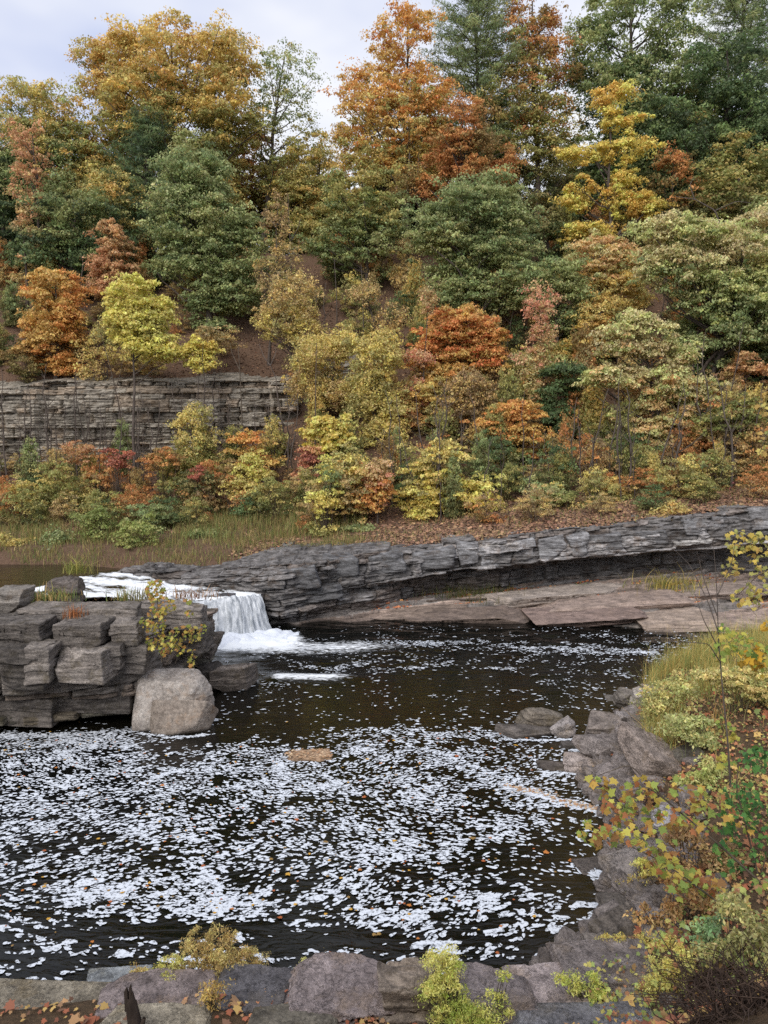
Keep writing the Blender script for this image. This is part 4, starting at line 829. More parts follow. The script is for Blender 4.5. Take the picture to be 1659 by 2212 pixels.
bare_tree('dead grey branches sprawling above the large pale oak', 58, [(1560, 500), (1545, 455), (1500, 430), (1460, 425)], .08, (2.2, 2.1, 2.0), [[(1545, 455), (1590, 435), (1640, 440)], [(1500, 430), (1490, 400), (1500, 380)], [(1560, 500), (1480, 470), (1440, 440)]])
# ------------------------------------------------------------ shrubs on the slope and bank, woods beyond
def shrub(kind, label, Y, u, v, ru, rv, pals, crad=.27, dens=.62, lsize=.115, nleaf=56, group=None, flat=.6, droop=.1, cat='shrub', dy=0, stems=14):
    TREEN[0] += 1; r = np.random.default_rng(900 + TREEN[0])
    if isinstance(pals, str): pals = (pals, pals)
    if 42.2 < Y < 47 and 620 < u < 1260: Y = 41.0; v += 6
    C, R, K = crown_clumps([(u, v - rv * .25, ru * .9, rv * 1.35)], Y, r, pals, crad, dens, .6, bough=.6)
    x = (u - 829.5) / F * Y; b = np.array([x, Y, float(hill(np.array([x]), np.array([Y]))[0])])
    C[:, 2] = np.maximum(C[:, 2], hill(C[:, 0], C[:, 1]) + .05)
    t = empty(kind, b, label, cat, group); q = Quads()
    for c in C[r.choice(len(C), min(stems, len(C)), replace=False)]:
        s = np.linspace(0, 1, 4)[:, None]; a = b + r.normal(0, .12, 3) * np.array([1, 1, 0]) - np.array([0, 0, .1])
        q.tube(a * (1 - s) + c * s + np.sin(s * 3.14) * r.normal(0, .08, 3), .02 * (1 - .6 * s[:, 0]), 4, (1, .95, .9))
    q.build('stem', M_BARK, t, b)
    V, Fc, c = leaf_quads(C, R, K, nleaf, lsize, TREEN[0], flat, droop)
    mk('foliage', V, Fc, M_LEAF, t, c, origin=b); return t
for a in [
 ('bright green rounded bush on the far bank, front one of a pair', 40.5, 300, 1164, 54, 34, [(88, 106, 56), (104, 116, 62), (78, 96, 52), (116, 120, 64)]),
 ('bright green bush on the far bank, tucked behind the rounded one', 41.8, 208, 1146, 46, 38, [(84, 102, 56), (100, 112, 62), (74, 92, 52), (114, 116, 62)]),
 ('yellow-green bush at the river edge in the left corner of the far bank', 40.5, 25, 1172, 40, 20, 'oliveyellow'),
 ('yellow leafy bush under the cliff at the far left', 46, 45, 1085, 40, 36, 'oliveyellow'),
 ('low dull green bush left of the bright green pair', 41, 130, 1170, 44, 18, 'greygreen'),
 ('dark green upright bush beside the dark flat rocks at the slope foot', 45, 532, 1102, 26, 28, 'deepgreen'),
 ('grey-green bush behind the bright green pair', 43.5, 320, 1120, 50, 26, 'greygreen'),
 ('olive bush under the scarlet one at the cliff foot', 46.5, 430, 1065, 50, 34, 'darkolive'),
 ('scarlet bush in front of the cliff foot', 46, 425, 1028, 24, 16, 'red'),
 ('crimson bush left of the slanting pale stem', 48, 255, 990, 34, 16, 'red'),
 ('rusty orange bush at the cliff foot, left of the olive sapling', 48, 350, 1005, 50, 26, 'rust'),
 ('pinkish orange bush low on the cliff at far left', 49, 165, 985, 40, 22, 'rustpink'),
 ('pale yellow bush among stems at the cliff foot', 47, 185, 1085, 46, 24, 'oliveyellow'),
 ('olive grassy bush at the cliff foot below the rusty one', 46, 130, 1050, 56, 34, 'olive'),
 ('burnt orange bush right of the scarlet one', 46.5, 500, 1030, 30, 24, 'rust'),
 ('yellow bush dotted along the slope foot under the salmon sapling', 44.5, 700, 1090, 44, 26, 'yellow'),
 ('green low bush on the bank left of the leaf-strewn strip', 42.5, 440, 1165, 50, 16, 'green'),
 ('low olive ground bush at the edge of the leaf-strewn strip', 42.5, 700, 1142, 44, 13, 'olive'),
 ('fresh green bush on the brink of the leaf-strewn strip', 43, 770, 1143, 40, 11, 'greygreen'),
 ('golden-olive bush draping over the ledge top, right of centre', 42.5, 1320, 1085, 62, 36, ('gold', 'olive')),
 ('russet tangled bush on the ledge top below the grey double trunk', 42, 1440, 1070, 66, 46, ('rust', 'brown')),
 ('dark crimson bush on the ledge top near the right edge', 42.5, 1545, 1055, 50, 30, ('darkred', 'rust')),
 ('brown bush hanging down over the pale ledge blocks', 38.2, 1435, 1135, 40, 40, ('gold', 'brown')),
 ('dull crimson low bush in front of the thin pale trunk pair', 44, 1290, 1060, 40, 14, ('darkred', 'rust')),
 ('brown-green bush on the slope foot right of the small green young tree', 44, 1230, 1090, 40, 26, ('olive', 'brown')),
 ('russet bush at the right edge behind the ledge', 42.5, 1630, 1040, 50, 40, ('rust', 'darkolive')),
 ('green lime bush right of the scarlet sapling', 46.5, 705, 1030, 28, 30, ('limeyellow', 'green')),
 ('bronze bush under the cliff edge orange maple', 57.5, 60, 790, 60, 34, ('rust', 'darkolive')),
 ('tawny brush on the brink of the cliff, middle', 57, 470, 745, 50, 30, ('tan', 'brown')),
 ('yellow-brown brush at the cliff top under the lemon maple', 57, 300, 790, 70, 24, ('oliveyellow', 'brown')),
]:
    lab, Yd, u, v, ru, rv, p = a
    if isinstance(p, list): p = (p, p)
    shrub('shrub', lab, Yd, u, v, ru, rv, p, group='shrubs at the foot of the slope')
# low brush of the wood floor: a few built, the rest copies, all over the slope
r = np.random.default_rng(77); protos = []
for i, p in enumerate([('brown', 'rust'), ('olive', 'darkolive'), ('tan', 'brown'), ('deepgreen', 'darkolive'), ('oliveyellow', 'olive'), ('rust', 'brown')]):
    Yp = 60.; g = float(hill(np.array([1.0]), np.array([Yp]))[0]); v0 = to_px(np.array([1.0, Yp, g + .7]))[1]
    protos.append(shrub('brush', 'low tangled brush on the leaf-covered wood floor between the trunks', Yp, 829.5 + 1 / Yp * F, float(v0), 46, 30, p, .3, .55, .11, 50, stems=16, group= 'brush on the wood floor', cat='brush'))
spots = []
for _ in range(4000):
    y = (38.6 if r.random() < .3 else 43.3) + 31 * r.random() ** 1.3; x = r.uniform(-.56, .56) * y
    if x < -4 and (54 < y < 58.5 or y < 43.8) or y < 42.6 and (x < 2.5 or y < float(ledge_front(x)) + 1.6): continue
    if math.hypot(x + 7, y - 63) < 6 and r.random() < .75: continue
    if all(math.hypot(x - a, y - b) > 1.6 for a, b in spots): spots.append((x, y))
    if len(spots) >= 290: break
def copy_tree(o):
    c = o.copy(); SC.collection.objects.link(c)
    for ch in o.children:
        d = ch.copy(); SC.collection.objects.link(d); d.parent = c
    return c
for i, (x, y) in enumerate(spots):
    o = protos[i] if i < len(protos) else copy_tree(protos[int(r.integers(len(protos)))])
    o.location = (x, y, float(hill(np.array([x]), np.array([y]))[0]) - .05); o.rotation_euler = (0, 0, r.uniform(0, 6.28))
    s = r.uniform(.55, 1.1) * (.62 if x < -5 and y > 49 else 1); o.scale = (s, s, s * r.uniform(.8, 1.5))
# thin grey stems of saplings that have dropped their leaves
st = []
for i in range(5):
    r2 = np.random.default_rng(700 + i); q = Quads(); h = r2.uniform(4.5, 7); z = np.linspace(0, 1, 9)[:, None]
    P = np.array([0, 0, h]) * z + np.cumsum(r2.normal(0, .10, (9, 3)) * [1, 1, 0], 0); P[0] = [0, 0, -.3]; q.tube(P, .06 * (1 - .75 * z[:, 0]), 5, (2.9, 2.8, 2.6))
    for k in range(9):
        j = int(r2.integers(3, 8)); a = r2.uniform(0, 6.28); L = r2.uniform(.4, 1.3) * (1.2 - j / 9); d = np.array([math.cos(a), math.sin(a), .9]) * L
        q.tube([P[j], P[j] + d * .5 + [0, 0, -.05], P[j] + d], [.018, .012, .005], 4, (1.5, 1.45, 1.4))
    o = q.build('sapling_stem', M_BARK, None, np.zeros(3)); st.append(tag(o, 'thin grey leafless sapling stem standing in the slope brush', 'sapling', 'leafless sapling stems of the slope'))
j = 0
for _ in range(900):
    y = r.uniform(44.5, 64); x = r.uniform(-.53, .53) * y
    if r.random() < .35: x, y = r.uniform(-26, -6), r.uniform(50, 54)
    elif r.random() < .5: y = r.uniform(41, 46); x = r.uniform(0, .5) * y
    if x < -5 and 54.4 < y < 58.5 or y < 42 and y < float(ledge_front(x)) + 2.5: continue
    o = st[j] if j < 5 else st[int(r.integers(5))].copy()
    if j >= 5: SC.collection.objects.link(o)
    o.location = (x, y, float(hill(np.array([x]), np.array([y]))[0])); s = r.uniform(.5, 1.25); o.scale = (s, s, s); o.rotation_euler = (r.normal(0, .06), r.normal(0, .08), r.uniform(0, 6.28)); j += 1
    if j >= 150: break
# slender young trees filling the slope
yp = []
for i, p in enumerate([('oliveyellow', 'olive'), ('olive', 'darkolive'), ('tan', 'brown'), ('green', 'darkolive'), ('gold', 'olive'), ('rust', 'tan')]):
    yp.append(tree('young_tree', 'slender thin-leaved young tree crowded among the slope woods', 60, 829 + 40, [(869, 690, 26, 36), (850, 730, 34, 34), (885, 745, 36, 36), (862, 600 + 170, 30, 20)], p, .42, .75, .16, 75, .07, 26, group='slender young trees of the slope'))
spots = []
for _ in range(6000):
    y = r.uniform(41.5, 70); x = r.uniform(-.54, .54) * y
    if x < -5 and y < 59 or x < 3 and y < 45: continue
    if math.hypot((x + 6.5) * .8, y - 62) < 7.5: continue
    if all(math.hypot(x - a, y - b) > 3.0 for a, b in spots): spots.append((x, y))
    if len(spots) >= 90: break
for i, (x, y) in enumerate(spots):
    o = yp[i] if i < len(yp) else copy_tree(yp[int(r.integers(len(yp)))])
    o.location = (x, y, float(hill(np.array([x]), np.array([y]))[0])); o.rotation_euler = (0, 0, r.uniform(0, 6.28))
    s = r.uniform(.5, .95) * (.75 if y < 50 else 1); o.scale = (s * .85, s * .85, s * r.uniform(1.1, 1.6))
for i in range(11):
    o = copy_tree(yp[int(r.integers(len(yp)))]); x = -25 + 1.75 * i + r.normal(0, .5); y = r.uniform(48, 53)
    o['label'] = 'slender thin-leaved sapling standing before the cliff'; o['group'] = 'saplings before the cliff'
    o.location = (x, y, float(hill(np.array([x]), np.array([y]))[0])); o.rotation_euler = (0, 0, r.uniform(0, 6.28)); s = r.uniform(.5, .8); o.scale = (s * .8, s * .8, s * 1.15)
# woods deeper in: trees whose crowns fill the gaps
bp = []
for i, p in enumerate([('olive', 'darkolive'), ('green', 'deepgreen'), ('goldgreen', 'olive'), ('deepgreen', 'darkolive'), ('rust', 'olive')]):
    bp.append(tree('forest_tree', 'shaded tree deep in the wood, mostly hidden by the crowns before it', 84, 829 + 0, [(829, 330, 92, 120), (800, 420, 90, 100), (870, 440, 80, 110), (829, 520, 90, 80)], p, 1.1, .75, .32, 90, .3, 40, group='trees deep in the wood'))
back = [(-36, 84), (-30, 86), (-24.5, 83), (-19, 85.5), (-13.5, 82), (-9, 86), (-4.5, 83.5), (0, 86), (5, 84), (9.5, 82), (25, 84), (30, 86), (36, 83), (41, 86), (20.5, 87),
        (-33, 74), (-26, 76), (28, 75), (34, 74), (23, 74), (12, 92), (3, 78), (-16, 76), (30, 46), (35, 50), (31, 54), (38, 57), (33, 61), (40, 65), (29, 66), (44, 50), (46, 60), (27.5, 57), (39, 45), (50, 54), (-40, 62), (-44, 70), (-38, 78), (-48, 64), (52, 72), (-52, 78)]
for i, (x, y) in enumerate(back):
    o = bp[i] if i < len(bp) else copy_tree(bp[int(r.integers(len(bp)))])
    o.location = (x, y, float(hill(np.array([x]), np.array([y]))[0])); o.rotation_euler = (0, 0, r.uniform(0, 6.28))
    s = r.uniform(.7, .9); o.scale = (s * 1.05, s * 1.05, s * (.62 if -9 < x < 0 else .85))
def blades(x, y, z, h, w, cols, seed, lean=.35):
    r = np.random.default_rng(seed); n = len(x); th = r.uniform(0, 6.28, n); d = np.stack([np.cos(th), np.sin(th), 0 * th], -1)
    sd = np.stack([-np.sin(th + r.normal(0, .8, n)), np.cos(th), 0 * th], -1)
    b = np.stack([x, y, z], -1); hh = (h * np.exp(.3 * r.standard_normal(n)))[:, None]; L = (lean * np.abs(r.standard_normal(n)))[:, None] * hh
    up = np.array([0, 0, 1.0]); m = b + up * hh * .55 + d * L * .3; t = b + up * hh * .92 + d * L
    w = (w * r.uniform(.6, 1.3, n))[:, None]
    V = np.stack([b - sd * w, b + sd * w, m + sd * w * .8, m - sd * w * .8, t + sd * w * .2, t - sd * w * .2], 1).reshape(-1, 3)
    o = np.arange(n)[:, None, None] * 6; Fc = (o + np.array([[[0, 1, 2, 3], [3, 2, 4, 5]]])).reshape(-1, 4)
    c = lin(cols)[r.integers(len(cols), size=n)] * np.exp(.15 * r.standard_normal(n))[:, None] * 1.7
    return V, Fc, np.repeat(np.clip(c, 0, .8), 6, 0)
# fallen leaves lying on the slope and the ledge top
r = np.random.default_rng(31)
def litter(n, x, y, z, size, cols, seed, lift=.02):
    r = np.random.default_rng(seed); P = np.stack([x, y, z + lift], -1)
    nr = np.stack([r.normal(0, .35, n), r.normal(0, .35, n) - .2, np.ones(n)], -1); nr /= np.linalg.norm(nr, axis=1)[:, None]
    a = r.standard_normal((n, 3)); t = a - (a * nr).sum(1)[:, None] * nr; t /= np.linalg.norm(t, axis=1)[:, None]; b = np.cross(nr, t)
    s = (size * np.exp(.3 * r.standard_normal(n)))[:, None]
    V = np.stack([P - t * s * .5, P + b * s * .38, P + t * s * .5, P - b * s * .38], 1).reshape(-1, 3)
    c = lin(cols)[r.integers(len(cols), size=n)] * np.exp(.2 * r.standard_normal(n))[:, None]
    return V, np.arange(n * 4).reshape(n, 4), np.repeat(c, 4, 0)
LIT = [(146, 112, 90), (124, 94, 76), (158, 122, 96), (104, 84, 72), (164, 134, 100), (136, 100, 82)]
n = 90000; y = 36.8 + 37 * r.random(n) ** 1.35; x = r.uniform(-.55, .55, n) * y; k = (x > -8) | (y > 43); x, y = x[k], y[k]; k = y > ledge_front(x) + .45; x, y = x[k], y[k]; n = len(x); z = hill(x, y)
A = litter(n, x, y, z, .15, LIT, 1)
tag(mk('leaf_litter', A[0], A[1], M_LITTER, None, A[2]), kind='stuff')
n = 9000; x = r.uniform(-4, 24, n); y = ledge_front(x) + .5 + 6 * r.random(n); k = fbm(x * .6, y * .9, 0, 3, 210) + .2 * r.standard_normal(n) > .08; x, y = x[k], y[k]
A = blades(x, y, hill(x, y) - .02, .22, .010, [(130, 110, 76), (112, 116, 70), (150, 120, 84), (96, 104, 62)], 14)
tag(mk('ledge_weeds', A[0], A[1], M_LEAF, None, A[2]), kind='stuff')
# leaves and dry grass gathered on the top of the ledge and the shelf
n = 9000; x = r.uniform(-9, 24, n); y = ledge_front(x) + .5 + 7 * r.random(n) ** .55
zz = ledge_top(x) + (hill(x, np.full(n, 43.)) - ledge_top(x)) * np.clip((y - ledge_front(x)) / 7.5, 0, 1) ** 1.0 * .4
V = led.children[0].data; co = np.empty(len(V.vertices) * 3, np.float32); V.vertices.foreach_get('co', co); co = co.reshape(-1, 3)[96 * 1150:] + np.array([4, 37, 0])
pk = r.integers(len(co), size=n); pk = pk[(co[pk, 1] > 39.5 - 1.2 * r.random(n))]
B = litter(len(pk), co[pk, 0] + r.normal(0, .03, len(pk)), co[pk, 1], co[pk, 2], .14, LIT + [(186, 130, 96)], 2)
a, b, c = SHELF_Z; n = 11000; i = r.integers(60, len(a) - 200, size=n); j = r.integers(10, len(b) - 40, size=n)
nn = fbm(a[i] * .5, b[j] * 1.4, 0, 3, 300); kp = (nn > .16) & (c[j, i] > .22)
D = litter(kp.sum(), a[i][kp] + r.normal(0, .04, kp.sum()), b[j][kp], c[j, i][kp], .13, [(190, 122, 84), (176, 106, 70), (160, 92, 64), (196, 146, 96)], 3)
mk_v = np.concatenate([B[0], D[0]]); mk_f = np.concatenate([B[1], D[1] + len(B[0])]); mk_c = np.concatenate([B[2], D[2]])
tag(mk('leaf_litter', mk_v, mk_f, M_LITTER, None, mk_c), kind='stuff')
# grass on the far bank
n = 46000; x = r.uniform(-26, -1, n); y = r.uniform(38.1, 49, n); k = fbm(x * .4, y * .6, 0, 3, 200) + .25 * r.standard_normal(n) > -.1; x, y = x[k], y[k]
k = (y > ledge_front(x) + 2.6 - 1.5 * sm(-9, -14, x)); x, y = x[k], y[k]
A = blades(x, y, hill(x, y) - .02, np.where(y < 41, .30, .5), .012, [(136, 124, 78), (104, 112, 62), (120, 108, 70), (88, 102, 58), (146, 130, 86), (100, 108, 60), (110, 92, 66)], 4)
tag(mk('bank_grass', A[0], A[1], M_LEAF, None, A[2]), kind='stuff')
# ------------------------------------------------------------ single rocks
import bmesh
_gy = np.linspace(6.5, 34, 1400)
def hit(u, v):
    """depth at which the view ray first meets the near bank or the pool"""
    d = ray(u, v); x = d[0] / d[1] * _gy; z = CAMZ + d[2] / d[1] * _gy
    k = z <= np.maximum(bank(x, _gy), 0)
    return float(_gy[np.argmax(k)]) if k.any() else 30.0
_ico = {}
def ico(n):
    if n not in _ico:
        bm = bmesh.new(); bmesh.ops.create_icosphere(bm, subdivisions=n, radius=1.0)
        v = np.array([q.co[:] for q in bm.verts]); f = np.array([[q.index for q in p.verts] for p in bm.faces]); bm.free(); _ico[n] = (v, f)
    return _ico[n]
def rock_shape(size, seed, npl=7, bed=.03, sub=6, sharp=60, yaw=0.0, tilt=(0, 0), jit=.14, lump=.055, boxy=1.0):
    r = np.random.default_rng(seed); D, Fc = ico(sub)
    pl = [np.array(a, float) + r.normal(0, jit, 3) for a in [(1, 0, 0), (-1, 0, 0), (0, 1, 0), (0, -1, 0), (0, 0, 1), (0, 0, -1)]]
    ds = [boxy * r.uniform(.88, 1.0) for _ in pl]
    for _ in range(npl):
        a = r.standard_normal(3); a /= np.linalg.norm(a); pl.append(a); ds.append(r.uniform(.95, 1.2) * boxy)
    q = np.stack([np.clip((D @ (p / np.linalg.norm(p))) / d, 1e-3, None) for p, d in zip(pl, ds)], 1)
    rad = 1 / ((q ** sharp).sum(1) ** (1 / sharp))
    P = D * rad[:, None] * np.array(size) / 2
    nr = D / np.linalg.norm(D, axis=1)[:, None]; m = min(size)
    bz = P[:, 2] / (.22 * m + .02) + .8 * fbm(P[:, 0] / m * .8, P[:, 1] / m * .8, 0, 2, seed)
    st = np.floor(bz); side = np.clip(1 - np.abs(D[:, 2]) * 1.1, 0, 1)
    P += nr * (bed * m * 6 * (hsh(st, 1, 2, seed) - .5) * side)[:, None]
    P += nr * (lump * m * fbm(P[:, 0] / m * 1.7, P[:, 1] / m * 1.7, P[:, 2] / m * 1.7, 5, seed + 1, .55))[:, None]
    # shallow steps where thin sheets have flaked off the top
    fl = fbm(P[:, 0] / m * .7, P[:, 1] / m * .7, 0, 3, seed + 5) * 5
    P[:, 2] += np.where(D[:, 2] > .2, bed * m * 1.6 * (np.floor(fl) + sm(.8, 1, fl - np.floor(fl)) - fl * .85), 0)
    cy_, sy_ = math.cos(yaw), math.sin(yaw); a, b = tilt
    Rx = np.array([[1, 0, 0], [0, math.cos(a), -math.sin(a)], [0, math.sin(a), math.cos(a)]]); Ry = np.array([[math.cos(b), 0, math.sin(b)], [0, 1, 0], [-math.sin(b), 0, math.cos(b)]])
    Rz = np.array([[cy_, -sy_, 0], [sy_, cy_, 0], [0, 0, 1]])
    P = P @ (Rz @ Ry @ Rx).T
    tint = .5 * (1 + .18 * fbm(P[:, 0] / m, P[:, 1] / m, P[:, 2] / m * 2, 3, seed + 7))
    return P, Fc, tint
def rock(kind, label, c, size, seed, mat, cat='rock', tint=(1, 1, 1), group=None, **kw):
    P, Fc, t = rock_shape(size, seed, **kw)
    if c[1] < 34 and c[2] > -1: t = t * (.55 + .45 * sm(.0, .09, P[:, 2] + c[2] + .05 * fbm(P[:, 0] * 2, P[:, 1] * 2, 0, 3, seed)))   # wet to just above the water
    o = mk(kind, P, Fc, mat, None, t[:, None] * np.array(tint), smooth=False)
    o.location = [float(q) for q in c]; return tag(o, label, cat, group)
def rock_at(kind, label, u0, v0, u1, v1, Y, dep, seed, mat, z=None, **kw):
    """a rock whose picture box is given, centred at depth Y; DEP its length away from the camera"""
    uc, vc = (u0 + u1) / 2, (v0 + v1) / 2
    c = at_depth(uc, vc, Y); dist = np.linalg.norm(c - np.array([0, 0, CAMZ])); k = dist / F
    th = math.atan2(CAMZ - c[2], Y)
    wd = (u1 - u0) * k; hp = (v1 - v0) * k
    h = max(.12, (hp - .75 * dep * math.sin(th)) / math.cos(th))
    return rock(kind, label, c, (wd * 1.02, dep, h * 1.05), seed, mat, **kw)
# the great boulder by the outcrop and its neighbours
rock_at('boulder', 'big pale grey boulder leaning on the outcrop at the water edge', 296, 1446, 454, 1580, 21.6, 1.4, 3, M_BOULD, npl=20, sharp=16, lump=.13, bed=.006, sub=6, cat='boulder', tint=(1.05, 1.03, 1.0), boxy=1.02)
rock_at('boulder', 'brown lower slab propped against the front of the pale boulder', 330, 1514, 440, 1590, 20.75, .6, 8, M_BOULD, npl=6, sharp=22, bed=.01, sub=6, cat='boulder', tint=(.72, .66, .60), tilt=(-.35, 0))
rock_at('rock_slab', 'square dark brown block standing in the water right of the boulder', 470, 1432, 542, 1496, 24.6, 1.2, 5, M_OUT, npl=3, sharp=40, bed=.03, cat='rock', tint=(.95, .9, .88))
rock_at('rock', 'black wet rock between the boulder and the square brown block', 425, 1430, 478, 1490, 25.0, 1.0, 6, M_OUT, npl=6, cat='rock', tint=(.35, .34, .34))
rock_at('rock', 'flat black rock breaking the water fall at its brink', 462, 1282, 508, 1300, 32.4, .5, 7, M_LEDGE, npl=6, cat='rock', tint=(.5, .5, .55), sub=5)
rock_at('rock', 'jutting brown nose of rock at the outcrop end beside the falls', 395, 1362, 472, 1420, 26.6, 1.2, 9, M_OUT, npl=4, cat='rock', tint=(.95, .9, .85))
rock_at('rock', 'rough grey rock lump on the outcrop top, left end', 0, 1265, 62, 1318, 22.8, 1.0, 10, M_CLIFF, npl=7, cat='rock', tint=(.8, .8, .85))
rock_at('rock', 'dark angular rock on the outcrop top beside the rapids', 110, 1245, 172, 1300, 24.5, 1.0, 11, M_OUT, npl=7, cat='rock', tint=(.7, .66, .66))
# jointed blocks that stand proud of the outcrop face
BL = [('large dark block low in the outcrop face at the left edge', 0, 1385, 118, 1482, 20.0, .9, 'block'), ('narrow block between two joints of the outcrop face', 63, 1388, 122, 1470, 19.9, .9, 'block'),
      ('long pale-edged block in the middle of the outcrop face', 130, 1400, 236, 1466, 20.1, .9, 'block'), ('small square block at the outcrop corner, grass tuft on it', 232, 1385, 268, 1440, 20.6, .8, 'block'),
      ('thin-bedded slab over the left dark block', -20, 1332, 110, 1388, 20.75, 1.2, 'slab'), ('thin-bedded slab over the long pale-edged block', 128, 1338, 236, 1398, 20.8, 1.1, 'slab'), ('pale-topped small block right of the cleft', 248, 1338, 306, 1392, 21.0, .8, 'slab'),
      ('dark block under the pale-topped one', 255, 1384, 320, 1450, 21.0, .7, 'slab'), ('thin slab on the outcrop brink', 60, 1306, 300, 1340, 22.0, 1.2, 'slab'), ('layered slab beside the yellow sprays', 300, 1300, 440, 1352, 23.6, 1.6, 'slab'), ('lower layered slab beside the yellow sprays', 320, 1352, 452, 1400, 24.2, 1.5, 'slab'),
      ('long low bed at the foot of the outcrop', 118, 1462, 290, 1530, 21.25, 1.0, 'slab'), ('long low bed at the foot of the outcrop, left', -30, 1490, 130, 1560, 20.9, 1.0, 'slab')]
for i, (lab, u0, v0, u1, v1, Yd, dep, kind) in enumerate(BL):
    P, Fc, t = rock_shape(((u1 - u0) * Yd / F * 1.04, dep, (v1 - v0) * Yd / F * 1.0), 40 + i, npl=1, sharp=120, bed=.04, lump=.022, jit=.055, sub=6, yaw=.10 * math.sin(i * 3.1), boxy=1.04)
    o = mk('rock_block', P + at_depth((u0 + u1) / 2, (v0 + v1) / 2, Yd + .27) - np.array([-10, 23, 0]), Fc, M_OUT, outc, t[:, None] * np.array([1.0, .98, .97]) * (.8 + .5 * ((i * 7) % 5) / 4) * (.55 if 'foot' in lab or 'dark block' in lab else 1)); o['label'] = lab  # beds at the foot tinted darker: overhang shadow painted into their colour
# blocks that stand out of the long ledge's face
LB = [(985, 1164, 1032, 1214, 1.25), (1034, 1172, 1082, 1222, 1.45), (1086, 1160, 1150, 1212, 1.5), (1154, 1156, 1216, 1204, 1.25), (1222, 1150, 1264, 1198, 1.35), (1268, 1150, 1342, 1190, .95), (1470, 1120, 1522, 1154, 1.2), (1526, 1108, 1600, 1150, 1.4),
      (1606, 1098, 1675, 1142, 1.3), (700, 1200, 782, 1244, .8), (792, 1192, 872, 1238, .9), (604, 1220, 692, 1270, .75), (880, 1184, 980, 1226, 1.05), (640, 1262, 740, 1296, .7), (1350, 1142, 1440, 1176, .85)]
for i, (u0, v0, u1, v1, tn) in enumerate(LB):
    x0 = ((u0 + u1) / 2 - 829.5) / F * 36; Yd = float(ledge_front(x0)) + .30
    P, Fc, t = rock_shape(((u1 - u0) * Yd / F, 1.1, (v1 - v0) * Yd / F), 640 + i, npl=2, sharp=90, bed=.04, lump=.05, jit=.09, sub=5, yaw=.12 * math.sin(i * 2.1), tilt=(0, -.09))
    mk('rock_block', P + at_depth((u0 + u1) / 2, (v0 + v1) / 2, Yd) - np.array([4, 37, 0]), Fc, M_LEDGE, led, t[:, None] * np.array([.97, 1, 1.03]) * tn)
